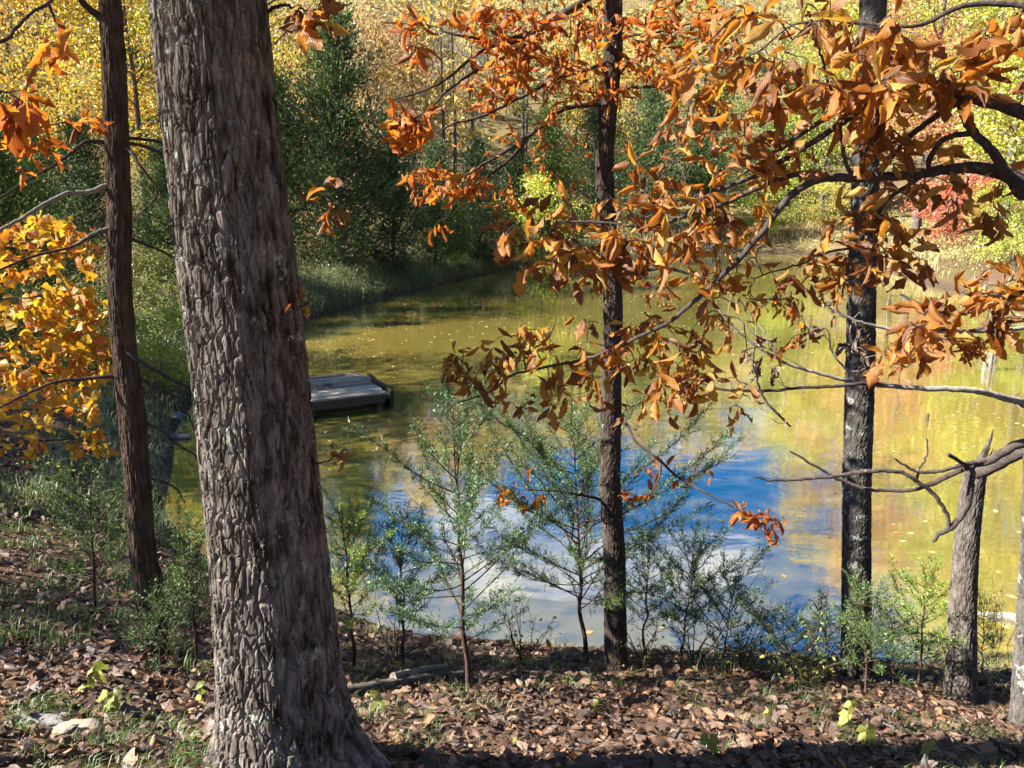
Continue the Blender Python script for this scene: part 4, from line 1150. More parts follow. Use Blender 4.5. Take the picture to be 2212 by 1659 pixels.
nh = grow(hick, live, [
    (1210, 520, 105, 85, 3.2, 0.15, 22, 0.13, 6), (1420, 470, 130, 75, 3.1, 0.15, 23, 0.13, 6), (1300, 580, 120, 40, 3.15, 0.12, 12, 0.14, 5), (1560, 620, 150, 60, 3.05, 0.12, 20, 0.10, 5),
    (1300, 760, 200, 65, 3.25, 0.18, 36, 0.115, 6), (1030, 795, 70, 35, 3.4, 0.08, 16, 0.10, 6), (1150, 850, 110, 30, 3.35, 0.1, 11, 0.12, 4), (1480, 800, 70, 60, 3.1, 0.1, 14, 0.11, 5), (1400, 860, 90, 30, 3.2, 0.1, 8, 0.12, 4),
    (1760, 110, 200, 90, 2.8, 0.3, 21, 0.14, 6), (1580, 190, 120, 65, 2.95, 0.15, 16, 0.135, 6), (1900, 130, 110, 80, 2.65, 0.2, 13, 0.15, 6), (1790, 215, 110, 50, 2.8, 0.15, 9, 0.145, 6), (2120, 170, 90, 45, 2.7, 0.1, 8, 0.15, 5),
    (1670, 340, 70, 50, 3.05, 0.1, 12, 0.125, 5), (1960, 350, 110, 65, 2.85, 0.12, 15, 0.115, 5), (1880, 540, 105, 85, 2.98, 0.15, 22, 0.12, 6), (1790, 590, 60, 40, 3.05, 0.1, 9, 0.11, 5), (2130, 430, 80, 60, 2.8, 0.1, 11, 0.115, 4),
    (2080, 690, 110, 60, 2.5, 0.1, 20, 0.11, 5), (1960, 760, 60, 40, 2.6, 0.08, 8, 0.11, 4), (2170, 620, 60, 50, 2.5, 0.08, 9, 0.12, 4), (1640, 700, 110, 60, 3.0, 0.1, 12, 0.085, 4), (1580, 480, 80, 60, 3.05, 0.1, 12, 0.12, 5),
    (1480, 340, 110, 60, 3.15, 0.1, 14, 0.11, 4), (2170, 60, 60, 40, 2.6, 0.1, 6, 0.14, 4), (1600, 860, 30, 40, 3.1, 0.05, 4, 0.10, 3)],
    HICK, M['hickory_leaf'], M['limb_bark'], 92, 300, 0.42, 0.0022, 1.22, 2.1, 0.86, 0.80)
print('hickory leaves', nh)

# ---- pale trunk at the right edge: one long pale branch and a darker fork
pale_pts = []
def eb(pts, mat, seed):
    C, r = limb(edge, pts, M[mat], seed, 7, 0.0016); pale_pts.append(C[3:])
eb([(2252, 905, 4.6, 20), (2212, 872, 4.4, 17), (2170, 860, 4.3, 15), (2134, 849, 4.25, 14), (2085, 842, 4.2, 13), (2040, 840, 4.2, 12), (1970, 837, 4.2, 11), (1905, 832, 4.2, 10), (1853, 827, 4.2, 9), (1804, 815, 4.2, 8), (1721, 793, 4.2, 7), (1680, 775, 4.2, 6), (1642, 752, 4.2, 6), (1597, 718, 4.2, 5), (1552, 669, 4.2, 3)], 'pale_twig', 200)
eb([(1910, 830, 4.18, 9), (1860, 828, 4.15, 8), (1815, 833, 4.15, 8), (1740, 837, 4.15, 7), (1680, 843, 4.15, 7), (1627, 844, 4.15, 7), (1552, 840, 4.15, 5), (1510, 825, 4.15, 4), (1477, 808, 4.15, 3)], 'limb_bark', 201)
eb([(1640, 844, 4.15, 6), (1655, 868, 4.12, 6), (1672, 887, 4.1, 6), (1694, 908, 4.1, 5), (1708, 921, 4.1, 4)], 'limb_bark', 202)
eb([(1640, 842, 4.15, 5), (1634, 812, 4.12, 4), (1627, 785, 4.1, 4), (1632, 750, 4.1, 3), (1655, 715, 4.1, 2)], 'limb_bark', 203)
eb([(1860, 825, 4.2, 6), (1820, 790, 4.15, 5), (1795, 755, 4.15, 4), (1790, 715, 4.15, 3)], 'pale_twig', 204)
eb([(2010, 716, 4.3, 7), (1950, 717, 4.25, 8), (1900, 706, 4.25, 7), (1850, 693, 4.25, 7), (1800, 670, 4.25, 5), (1760, 640, 4.25, 4), (1730, 625, 4.25, 3)], 'pale_twig', 205)
eb([(2260, 700, 4.6, 10), (2150, 715, 4.5, 9), (2010, 716, 4.3, 7)], 'pale_twig', 206)
g_ = np.random.default_rng(8)
a = Acc()
for q in range(46):
    c = pale_pts[q % 7]; b = c[g_.integers(2, len(c))]
    d = unit(g_, 1)[0] * 0.8 + np.array((-0.3, 0, 0.5)); l = g_.uniform(0.08, 0.32)
    p = b + np.outer(np.linspace(0, 1, 4), d) * l + np.vstack((np.zeros(3), g_.normal(0, 0.02, (3, 3))))
    tube(a, p, np.array((2.2, 1.8, 1.4, 0.8)) * 1e-3, 4, n=7)
a.part('twigs', M['pale_twig'], edge, kind='stuff')
grow(edge, pale_pts[:6], [(1650, 770, 40, 50, 4.2, 0.1, 7, 0.07, 4), (1770, 700, 60, 50, 4.2, 0.1, 8, 0.06, 4), (1860, 760, 40, 50, 4.2, 0.1, 8, 0.075, 4)], HICK, M['litter_leaf'], M['pale_twig'], 95, 60, 0.7, 0.0014)

# ---- oak's own small dead twigs with brown leaves, right side of the trunk
def oak_twigs():
    pts = []
    for q, b in enumerate(([(585, 470, 3.25, 6), (640, 455, 3.2, 4), (690, 430, 3.1, 3), (735, 440, 3.0, 2)], [(570, 30, 3.3, 9), (610, 12, 3.2, 7), (660, 22, 3.1, 4), (705, 40, 3.1, 3)],
                           [(668, 1000, 3.2, 6), (700, 998, 3.1, 4), (735, 980, 3.05, 3), (765, 962, 3.0, 2)], [(640, 670, 3.2, 5), (662, 655, 3.1, 3), (672, 625, 3.1, 2)])):
        C, r = limb(oak, b, M['limb_bark'], 300 + q, 6, 0.003); pts.append(C[8:])
    grow(oak, pts, [(705, 425, 35, 40, 3.05, 0.05, 5, 0.085, 4), (655, 22, 60, 25, 3.1, 0.08, 9, 0.11, 4), (735, 985, 25, 20, 3.05, 0.05, 3, 0.07, 3), (664, 640, 10, 25, 3.1, 0.04, 3, 0.06, 3)], HICK, M['hickory_leaf'], M['limb_bark'], 96, 80, 0.5, 0.0015)
oak_twigs()

# ---- golden young tree at the left picture edge
sx, sy = -4.6, 5.6
gold = empty('golden_young_tree', (sx, sy, gz(sx, sy)), 'young tree with glowing golden orange leaves at the left picture edge', 'tree')
a = Acc()
zb = gz(sx, sy)
tube(a, [(sx, sy, zb - 0.1), (sx + 0.05, sy, zb + 1.0), (sx + 0.02, sy + 0.1, zb + 2.3), (sx + 0.15, sy, zb + 3.4)], (0.04, 0.033, 0.025, 0.012), 9, n=20)
a.part('trunk', M['dark_bark'], gold)
gp = []
for q, (px, py, Y) in enumerate(((120, 520, 5.6), (190, 690, 5.7), (210, 800, 5.6), (150, 880, 5.5), (90, 640, 5.3), (60, 960, 5.5), (230, 940, 5.8))):
    tip = P(px, py, Y); st = np.array((sx + 0.05, sy, tip[2] - 0.35))
    a = Acc(); C, r = tube(a, np.array((st, st * 0.6 + tip * 0.4 + np.array((0, 0, 0.12)), tip)), (0.014, 0.010, 0.005), 6, n=14, wig=0.006, seed=q)
    a.part('branch', M['dark_bark'], gold); gp.append(C[3:])
grow(gold, gp, [
    (100, 530, 100, 50, 5.5, 0.3, 30, 0.115, 6), (60, 640, 120, 60, 5.4, 0.3, 34, 0.12, 6), (140, 700, 100, 60, 5.6, 0.3, 36, 0.12, 6), (110, 790, 120, 60, 5.5, 0.3, 36, 0.115, 6), (90, 880, 110, 40, 5.5, 0.3, 20, 0.11, 6),
    (200, 960, 40, 40, 5.7, 0.2, 9, 0.11, 5), (40, 960, 50, 40, 5.4, 0.2, 8, 0.11, 5), (200, 760, 40, 40, 5.6, 0.2, 10, 0.115, 5)], MAPL, M['gold_leaf'], M['dark_bark'], 97, 300, 0.35, 0.0020, 1.2, 2.2, 1.15, 0.68)

# ---- oak sapling whose leaves hang into the upper left corner, close to the camera
lx, ly = -2.9, 3.0
lb = empty('corner_young_oak', (lx, ly, gz(lx, ly)), 'slender young oak whose brown and yellow leaves hang into the upper left corner', 'tree')
zb = gz(lx, ly)
a = Acc(); tube(a, [(lx, ly, zb - 0.1), (lx - 0.05, ly, 0.6), (lx + 0.05, ly, 1.8), (lx + 0.1, ly, 3.2)], (0.035, 0.03, 0.024, 0.012), 9, n=20)
a.part('trunk', M['dark_bark'], lb)
lp = []
for q, pts in enumerate(([(-150, 110, 3.0, 12), (0, 92, 3.2, 9), (33, 62, 3.3, 8), (72, 26, 3.4, 7), (105, 7, 3.5, 7), (150, -30, 3.6, 5)], [(105, 7, 3.5, 7), (115, 33, 3.5, 6), (131, 72, 3.5, 5), (125, 115, 3.5, 3)], [(-150, 180, 3.0, 9), (-40, 195, 3.1, 7), (20, 200, 3.1, 5), (60, 230, 3.1, 3)], [(-150, 330, 3.0, 8), (-20, 300, 3.2, 6), (40, 290, 3.3, 4), (140, 262, 3.5, 3)])):
    C, r = px_limb(pts)
    if q != 1: C = np.vstack(((lx, ly, C[0][2] - 0.1), C)); r = np.concatenate(([r[0]], r))
    a = Acc(); Cs, rs = tube(a, C, r, 7, 6 * len(C), 0.0014, q); a.part('branch', M['limb_bark'], lb); lp.append(Cs[6:])
grow(lb, lp, [(25, 225, 45, 55, 3.15, 0.1, 8, 0.13, 5), (130, 115, 50, 30, 3.5, 0.1, 5, 0.12, 3), (60, 330, 60, 50, 3.3, 0.1, 6, 0.10, 3), (180, 270, 40, 30, 3.6, 0.1, 5, 0.09, 3)], OAKL, M['small_leaf'], M['limb_bark'], 98, 80, 0.6, 0.0018)

# ------------------------------------------------------------------ young cedars on the near bank
TWIG = np.array(((0, 0, 0), (0.5, 0.055, 0.01), (1, 0, 0), (0.5, -0.055, 0.01)))
def young_cedar(base, top, width, seed, color, label, t0=0.25, dense=1.0, nb=None, extra=None):
    g = np.random.default_rng(seed)
    base = np.asarray(base, float); top = np.asarray(top, float)
    h = np.linalg.norm(top - base)
    e = empty('young_cedar', tuple(base), label, 'sapling', 'young cedars on the near bank')
    k = 10
    line = base + np.outer(np.linspace(0, 1, k), top - base)
    line[1:-1] += g.normal(0, 0.006 * h, (k - 2, 3)) * np.array((1, 1, 0.2))
    line[0, 2] -= 0.06
    a = Acc(); tube(a, line, np.interp(np.linspace(0, 1, k), [0, 0.1, 1], [0.0085 * h + 0.006, 0.0075 * h + 0.003, 0.0018]), 8, n=30)
    a.part('trunk', M['sapling_bark'], e)
    wood = Acc(); Pp, Dd, Nn, Sz, Rn, St = [], [], [], [], [], []
    nb = nb or int(40 * dense * (0.6 + 0.4 * h))
    specs = []
    for q in range(nb):
        t = t0 + (0.98 - t0) * (q + g.uniform(0, 0.9)) / nb
        az = q * 2.399 + g.uniform(-0.5, 0.5)
        prof = (1 - t) ** 0.6 * min(1, 0.45 + (t - t0) * 2.4)
        ln = width * 0.58 * (prof + 0.10) * g.uniform(0.35, 1.45)
        el = g.uniform(0.15, 0.75) + 0.35 * t
        specs.append((t, np.array((math.cos(az) * math.cos(el), math.sin(az) * math.cos(el), math.sin(el))), ln))
    for x in (extra or []): specs.append(x)
    for t, d, ln in specs:
        b = np.array([np.interp(t, np.linspace(0, 1, k), line[:, a_]) for a_ in range(3)])
        pts = b + np.outer(np.linspace(0, 1, 5), d) * ln
        pts[:, 2] += ln * 0.16 * (np.linspace(0, 1, 5) ** 2 - 0.6 * np.linspace(0, 1, 5))
        pts[1:] += g.normal(0, 0.02 * ln, (4, 3))
        tube(wood, pts, np.linspace(0.0035 + 0.003 * ln, 0.001, 5), 4, n=9)
        ns = max(8, int(ln / 0.011 * dense))
        for s in range(ns):
            u = 0.22 + 0.80 * (s + g.uniform(0, 1)) / ns
            if u < 0.45 and g.random() < 0.55: continue
            c = np.array([np.interp(min(u, 1), np.linspace(0, 1, 5), pts[:, a_]) for a_ in range(3)])
            sd = d * g.uniform(0.35, 0.9) + unit(g, 1)[0] * 0.75 + np.array((0, 0, 0.28)); sd /= np.linalg.norm(sd)
            sl = g.uniform(0.05, 0.15) * (1.15 - 0.55 * min(u, 1)) * (0.6 + 0.5 * min(1, ln))
            m = max(5, int(sl / 0.0080))
            v = (np.arange(m) + g.uniform(0, 1, m)) / m
            cc = c + np.outer(v, sd) * sl + np.outer(v ** 2, (0, 0, 0.02))
            side = np.cross(sd, unit(g, 1)[0]); side /= max(np.linalg.norm(side), 1e-6)
            sg = np.where(np.arange(m) % 2 == 0, 1, -1)[:, None]
            dd = sd * 0.85 + side * sg * 0.75 + unit(g, m) * 0.35
            Pp.append(cc); Dd.append(dd); Nn.append(unit(g, m)); Sz.append(g.uniform(0.016, 0.040, m) * (1.1 - 0.45 * v))
            Rn.append(np.clip(0.35 * g.random() + 0.65 * g.random(m), 0, 1))
            St.append((c, sd, sl))
    sc_ = np.array([q[0] for q in St]); sd_ = np.array([q[1] for q in St]); sl_ = np.array([q[2] for q in St])
    stamp_quads(wood, TWIG * np.array((1, 0.22, 0.5)), sc_, sd_, unit(g, len(St)), sl_, np.zeros(len(St)))
    wood.part('branches', M['sapling_bark'], e, kind='stuff')
    f = Acc(); stamp_quads(f, TWIG * np.array((1, 2.2, 1)), np.concatenate(Pp), np.concatenate(Dd), np.concatenate(Nn), np.concatenate(Sz), np.concatenate(Rn))
    o = f.part('foliage', M['cedar_leaf'], e, smooth=False, kind='stuff'); o.color = (*color, 1)
    return e

def on_ground(px, py, Y0):
    """ground point under picture point near distance Y0 (walk along the sight line)"""
    best = None
    ys = np.linspace(Y0 * 0.6, Y0 * 1.6, 240)
    pts = np.array([P(px, py, y) for y in ys])
    hgt = ground_h(pts[:, 0], pts[:, 1])
    s = np.nonzero(pts[:, 2] <= hgt)[0]
    q = s[0] if len(s) else np.argmin(np.abs(pts[:, 2] - hgt))
    return np.array((pts[q][0], pts[q][1], hgt[q]))

SG = (0.10, 0.165, 0.050); SGD = (0.075, 0.125, 0.045); SGL = (0.19, 0.29, 0.05); SGB = (0.095, 0.165, 0.065)
def yc(bpx, bpy, tpx, tpy, wpx, Y, seed, color, label, **kw):
    b = on_ground(bpx, bpy, Y); t = P(tpx, tpy, b[1])
    return young_cedar(b, t, 1.3 * wpx * pxm(bpx, (bpy + tpy) / 2, b[1]), seed, color, label, **kw)
yc(1012, 1500, 978, 868, 400, 5.0, 1, SGB, 'tallest young cedar with a clear reddish stem, left of the middle trunk', t0=0.18, dense=1.0,
   extra=[(0.20, np.array((-0.9, 0.2, 0.25)), 0.5), (0.28, np.array((0.9, 0.3, 0.1)), 0.45)])
yc(1266, 1432, 1236, 915, 520, 5.9, 2, SG, 'wide young cedar with a strong stem just left of the middle trunk', t0=0.22, dense=1.05,
   extra=[(0.40, np.array((0.80, -0.1, 0.55)), 1.05), (0.36, np.array((0.78, 0.1, 0.42)), 0.85), (0.34, np.array((-0.95, 0.0, 0.2)), 0.85), (0.30, np.array((-0.9, 0.2, 0.35)), 0.7)])
yc(1388, 1445, 1402, 1180, 150, 6.0, 3, SGD, 'small thin cedar right beside the middle trunk', t0=0.3, dense=0.8)
yc(1470, 1430, 1500, 1190, 300, 6.2, 4, SG, 'bushy young cedar right of the middle trunk against the blue reflection', t0=0.25, dense=0.9)
yc(872, 1440, 868, 1110, 190, 6.2, 5, SG, 'young cedar between the oak and the tallest young cedar', t0=0.28)
yc(765, 1440, 738, 1100, 210, 6.3, 6, SGL, 'light green young cedar right against the oak trunk', t0=0.25)
yc(1985, 1495, 2000, 1235, 190, 5.4, 9, SGL, 'bright green young cedar between the lichened trunk and the snag', t0=0.3, dense=0.9)
yc(1872, 1500, 1868, 1270, 170, 5.5, 10, SG, 'young cedar growing against the foot of the lichened trunk', t0=0.2)
yc(2120, 1485, 2128, 1300, 120, 5.6, 11, SGD, 'small dark cedar right of the broken snag', t0=0.2, dense=0.8)
yc(425, 1440, 405, 1120, 190, 6.3, 12, SG, 'young cedar in the gap between the thin left trunk and the oak', t0=0.2)
yc(205, 1320, 190, 1010, 230, 7.0, 13, SG, 'young cedar on the left slope beside the thin trunk', t0=0.12, dense=0.9)
yc(1700, 1450, 1690, 1330, 190, 6.1, 14, SGD, 'low shrubby cedar at the water edge left of the lichened trunk', t0=0.1, dense=0.8)
yc(352, 1470, 335, 1290, 130, 4.7, 15, SGD, 'little cedar covering the foot of the thin left trunk', t0=0.12, dense=0.9)
yc(2062, 1480, 2075, 1400, 90, 5.2, 17, SGL, 'tiny bright cedar at the foot of the broken snag', t0=0.1, dense=0.8)
yc(1790, 1470, 1785, 1330, 170, 5.9, 18, SGB, 'small cedar left of the lichened trunk foot', t0=0.15, dense=0.8)

yc(1560, 1445, 1585, 1260, 190, 6.3, 20, SGB, 'small spreading cedar at the shore over the blue reflection', t0=0.1, dense=0.9)
yc(1930, 1480, 1925, 1340, 150, 5.9, 24, SGD, 'dark low cedar just right of the lichened trunk', t0=0.1, dense=0.8)

# ------------------------------------------------------------------ leafless shrubs and bare sapling stems
def bare_shrub(px, py, Y, h, seed, label, n=7, spread=0.5, leaves=0):
    g = np.random.default_rng(seed)
    b = on_ground(px, py, Y)
    e = empty('bare_shrub', tuple(b), label, 'shrub', 'leafless shrubs on the near bank')
    pts_all = []
    for s in range(n):
        d = np.array((g.normal(0, spread), g.normal(0, spread * 0.6), 1)); d /= np.linalg.norm(d)
        l = h * g.uniform(0.6, 1.1)
        p = b + np.outer(np.linspace(0, 1, 6), d) * l; p[1:] += np.cumsum(g.normal(0, 0.03 * l, (5, 3)), 0); p[0, 2] -= 0.04
        a = Acc(); C, r = tube(a, p, np.linspace(0.006, 0.0014, 6), 5, n=14)
        pts_all.append(C)
        for q in range(7):
            c = C[g.integers(4, 14)]; dd = d * 0.5 + unit(g, 1)[0] * 0.9; ll = g.uniform(0.08, 0.28) * h
            pp = c + np.outer(np.linspace(0, 1, 4), dd) * ll; pp[1:] += g.normal(0, 0.02, (3, 3))
            tube(a, pp, (0.0022, 0.0018, 0.0013, 0.0007), 4, n=6)
        a.part('stem', M['sapling_bark'], e)
    if leaves:
        C = np.concatenate(pts_all); m = leaves
        c = C[g.integers(0, len(C), m)] + g.normal(0, 0.06, (m, 3))
        f = Acc(); stamp(f, OVAT, c, rot_frames(unit(g, m), unit(g, m) + np.array((0, 0, 0.6))), g.uniform(0.02, 0.045, m), g.random(m))
        f.part('foliage', M['seedling_leaf'], e, kind='stuff')
bare_shrub(1500, 1430, 6.0, 0.95, 1, 'leafless many-stemmed shrub right of the middle trunk over the blue reflection', 8, 0.45, 30)
bare_shrub(1740, 1480, 5.7, 0.55, 2, 'low twiggy shrub at the bank left of the lichened trunk', 9, 0.6, 260)
bare_shrub(860, 1430, 6.2, 0.75, 3, 'low leafless shrub behind the fallen log beside the oak', 8, 0.5, 40)
bare_shrub(1130, 1435, 6.2, 0.7, 4, 'tangle of thin dark stems left of the wide young cedar', 9, 0.45, 60)
bare_shrub(2160, 1430, 6.0, 1.0, 5, 'thin leafless shrub against the yellow water right of the snag', 5, 0.35, 14)
bare_shrub(1600, 1440, 6.1, 0.5, 6, 'scrubby growth at the shoreline in the centre right', 9, 0.7, 200)
bare_shrub(700, 1450, 5.6, 0.6, 7, 'thin stems poking out right beside the oak base', 6, 0.45, 30)
bare_shrub(1390, 1440, 6.1, 0.6, 8, 'fine dark stems at the foot of the middle trunk', 8, 0.4, 60)

# ------------------------------------------------------------------ leaf litter and grass
def visible_band(g, n, xr, yr):
    x = g.uniform(*xr, n); y = g.uniform(*yr, n); return x, y

def litter():
    g = np.random.default_rng(17)
    pos, sz = [], []
    for (n, xr, yr, s) in ((19000, (-3.2, 3.4), (1.7, 5.2), 0.075), (12000, (-4.2, 5.0), (4.6, 7.4), 0.08), (15000, (-8.5, -2.2), (4.5, 11.0), 0.09), (2600, (-14, -5), (9, 20), 0.13), (1500, (4.0, 8.0), (3.0, 7.0), 0.10)):
        x = g.uniform(*xr, n); y = g.uniform(*yr, n)
        d = shore_dist(x, y)
        keep = (d > 0.12) & (g.random(n) < 0.55 + 0.45 * (wob(x * 1.7, y * 1.7) > -0.3))
        keep &= np.abs(x) < 0.70 * y + 0.6
        x, y = x[keep], y[keep]
        pos.append(np.column_stack((x, y, ground_h(x, y) + g.uniform(0.006, 0.045, len(x))))); sz.append(s * (0.4 + 1.1 * g.random(len(x)) ** 1.4))
    pos = np.concatenate(pos); sz = np.concatenate(sz); n = len(pos)
    # keep clear of the oak's trunk
    ok = np.hypot(pos[:, 0] - op[1][0], pos[:, 1] - op[1][1]) > 0.27
    pos, sz = pos[ok], sz[ok]; n = len(pos)
    nr = np.column_stack((g.normal(0, 0.7, n), g.normal(0, 0.7, n) - 0.15, np.ones(n)))
    d = np.column_stack((g.normal(0, 1, n), g.normal(0, 1, n), g.normal(0, 0.18, n)))
    mats = rot_frames(d, nr)
    which = g.integers(0, len(LITT), n)
    rel = pos - EYE; dep = rel @ np.array((0, math.cos(PITCH), -math.sin(PITCH)))
    sxp = rel[:, 0] / dep * FPX; syp = rel @ np.array((0, math.sin(PITCH), math.cos(PITCH))) / dep * FPX
    vis = (np.abs(sxp) < 1100) & (np.abs(syp) < 825)
    score = np.where(vis, sz / dep, -1) + 0.012 * (pos[:, 2] - ground_h(pos[:, 0], pos[:, 1]))
    order = np.argsort(-score); top = order[:300]; rest = order[300:]
    leaf_objects(template_meshes(LITT_FINE, M['litter_leaf'], 'fallen_leaf'), ground, pos[top], mats[top], sz[top], which[top], 'fallen_leaf')
    a = Acc(); stamp(a, LITT, pos[rest], mats[rest], sz[rest], g.random(n)[rest], which[rest])
    V, F, Rn, U = a.arrays()
    o = link('leaf_litter', make_mesh('leaf_litter', V, F, M['litter_leaf'], Rn, U))
    tag(o, 'brown fallen leaves carpeting the near bank and left slope', 'leaf litter', kind='stuff')
litter()

def twig_litter():
    g = np.random.default_rng(19); a = Acc()
    for q in range(420):
        y = g.uniform(2.2, 6.6); x = g.uniform(-0.7, 0.7) * y
        if shore_dist(np.array([x]), np.array([y]))[0] < 0.15: continue
        l = g.uniform(0.06, 0.35); an = g.uniform(0, 6.28)
        p0 = np.array((x, y, gz(x, y) + g.uniform(0.02, 0.05))); p2 = np.array((x + l * math.cos(an), y + l * math.sin(an), 0)); p2[2] = gz(p2[0], p2[1]) + g.uniform(0.02, 0.06)
        tube(a, (p0, (p0 + p2) / 2 + g.normal(0, 0.012, 3), p2), np.array((1, 0.8, 0.4)) * g.uniform(0.0015, 0.004), 4, n=5)
    V, F, Rn, U = a.arrays()
    o = link('twig_litter', make_mesh('twig_litter', V, F, M['dead_wood'])); tag(o, 'thin dead twigs scattered through the fallen leaves', 'twigs', kind='stuff')
twig_litter()

def blades(acc, g, x, y, length, width, lean, rnd, z=None):
    n = len(x); z = ground_h(x, y) - 0.01 if z is None else z
    az = g.uniform(0, 6.283, n)
    d = np.column_stack((np.cos(az), np.sin(az), np.zeros(n))); s = np.column_stack((-np.sin(az), np.cos(az), np.zeros(n)))
    b = np.column_stack((x, y, z)); up = np.array((0, 0, 1.0))
    L = length[:, None]; ln = lean[:, None]; w = width[:, None]
    m = b + up * L * 0.55 + d * L * ln * 0.25
    t = b + up * L * (1 - 0.45 * ln) + d * L * ln * 0.85
    V = np.stack((b - s * w, b + s * w, m + s * w * 0.75, m - s * w * 0.75, t), 1)
    idx = np.arange(n)[:, None] * 5
    acc.add(V.reshape(-1, 3), np.array((0, 1, 2, 3)) + idx, np.repeat(rnd, 5))
    acc.F.append(np.array((3, 2, 4)) + idx + (acc.n - n * 5))

def grass_field(name, label, regions, color, seed):
    g = np.random.default_rng(seed); a = Acc()
    for (n_tuft, per, xr, yr, L, w, lean, spread, cond) in regions:
        tx = g.uniform(*xr, n_tuft); ty = g.uniform(*yr, n_tuft)
        keep = cond(tx, ty); tx, ty = tx[keep], ty[keep]
        x = np.repeat(tx, per) + g.normal(0, spread, len(tx) * per); y = np.repeat(ty, per) + g.normal(0, spread, len(ty) * per)
        dd = shore_dist(x, y); k = dd > 0.02; x, y = x[k], y[k]
        n = len(x)
        tone = np.repeat(g.random(len(tx)), per)[k]
        blades(a, g, x, y, L * g.uniform(0.5, 1.3, n), w * g.uniform(0.6, 1.2, n), lean * g.uniform(0.3, 1.5, n), np.clip(0.5 * tone + 0.5 * g.random(n), 0, 1))
    V, F, Rn, U = a.arrays()
    o = link(name, make_mesh(name, V, F, M['grass'], Rn))
    o.color = (*color, 1); tag(o, label, 'grass', kind='stuff')
sd = shore_dist
grass_field('woodland_grass', 'thin green grass growing through the leaf litter on the near bank', [
    (260, 24, (-2.6, -0.9), (2.3, 3.9), 0.10, 0.0022, 0.8, 0.035, lambda x, y: np.abs(x) < 0.72 * y),
    (420, 18, (-1.2, 3.4), (2.4, 5.8), 0.11, 0.0021, 0.8, 0.04, lambda x, y: (wob(x * 1.3, y) > 0.0)),
    (420, 22, (-6.8, -2.0), (4.6, 9.8), 0.17, 0.0030, 0.7, 0.06, lambda x, y: wob(x, y * 1.2) > -0.15),
    (160, 18, (-10, -4.5), (8, 14), 0.22, 0.004, 0.7, 0.09, lambda x, y: wob(x, y) > -0.4)], (0.13, 0.19, 0.055), 31)
grass_field('shore_grass', 'pale green grass tufts along the near waterline', [
    (200, 20, (-2.5, 6.0), (5.6, 7.6), 0.16, 0.0026, 0.7, 0.05, lambda x, y: (sd(x, y) > 0.05) & (sd(x, y) < 0.9))], (0.26, 0.30, 0.13), 32)
grass_field('bank_sedge', 'drooping sedge tussocks overhanging the mud of the far left bank', [
    (11000, 24, (-12, 6), (17, 54), 0.75, 0.011, 1.1, 0.16, lambda x, y: (sd(x, y) > 0.10) & (sd(x, y) < 1.8)),
    (1500, 18, (-16, 2), (16, 48), 0.45, 0.010, 0.8, 0.2, lambda x, y: (sd(x, y) > 1.2) & (sd(x, y) < 5)),
    (700, 20, (-9, -4), (9, 18), 0.35, 0.006, 0.9, 0.10, lambda x, y: (sd(x, y) > 0.1) & (sd(x, y) < 1.5))], (0.29, 0.33, 0.16), 33)
grass_field('dry_grass', 'tan dry grass and brush along the far right shore', [
    (700, 22, (2, 30), (36, 64), 0.6, 0.014, 0.7, 0.25, lambda x, y: (sd(x, y) > 0.2) & (sd(x, y) < 8)),
    (220, 20, (17, 28), (20, 44), 0.5, 0.012, 0.8, 0.2, lambda x, y: (sd(x, y) > 0.1) & (sd(x, y) < 4))], (0.50, 0.42, 0.22), 34)

# leafy undergrowth on the banks, one tangled mass
def undergrowth(name, label, n_c, region, cond, leaf, color, seed, per=60, hgt=0.7, rad=0.35):
    g = np.random.default_rng(seed); a = Acc()
    x = g.uniform(*region[0], n_c); y = g.uniform(*region[1], n_c); k = cond(x, y); x, y = x[k], y[k]
    z = ground_h(x, y) + g.uniform(0.1, 1, len(x)) * hgt
    c = np.repeat(np.column_stack((x, y, z)), per, 0); n = len(c)
    pos = c + g.normal(0, rad, (n, 3)) * np.array((1, 1, 0.6))
    pos[:, 2] = np.maximum(pos[:, 2], ground_h(pos[:, 0], pos[:, 1]) + 0.02)
    ok = shore_dist(pos[:, 0], pos[:, 1]) > 0.05; pos = pos[ok]; n = len(pos)
    stamp_quads(a, DIAMOND, pos, unit(g, n), unit(g, n) + np.array((0, 0, 0.7)), leaf * g.uniform(0.6, 1.3, n), g.random(n))
    V, F, Rn, U = a.arrays()
    o = link(name, make_mesh(name, V, F, M['tree_leaf'], Rn, smooth=False)); o.color = (*color, 1)
    tag(o, label, 'undergrowth', kind='stuff')
undergrowth('undergrowth', 'tangled olive undergrowth under the bank cedars', 1500, ((-24, 6), (15, 52)), lambda x, y: (sd(x, y) > 1.0) & (sd(x, y) < 9) & (x > -0.75 * y), 0.085, (0.30, 0.30, 0.09), 51)
undergrowth('slope_undergrowth', 'low green and yellow undergrowth on the left slope', 200, ((-12, -4.2), (8.5, 20)), lambda x, y: (sd(x, y) > 0.3) & (sd(x, y) < 6), 0.055, (0.30, 0.33, 0.07), 52, 45, 0.5, 0.18)
undergrowth('shore_undergrowth', 'yellow-green scrub along the far right shore', 700, ((4, 36), (24, 70)), lambda x, y: (sd(x, y) > 0.5) & (sd(x, y) < 9), 0.11, (0.40, 0.38, 0.12), 53, 60, 0.9, 0.45)

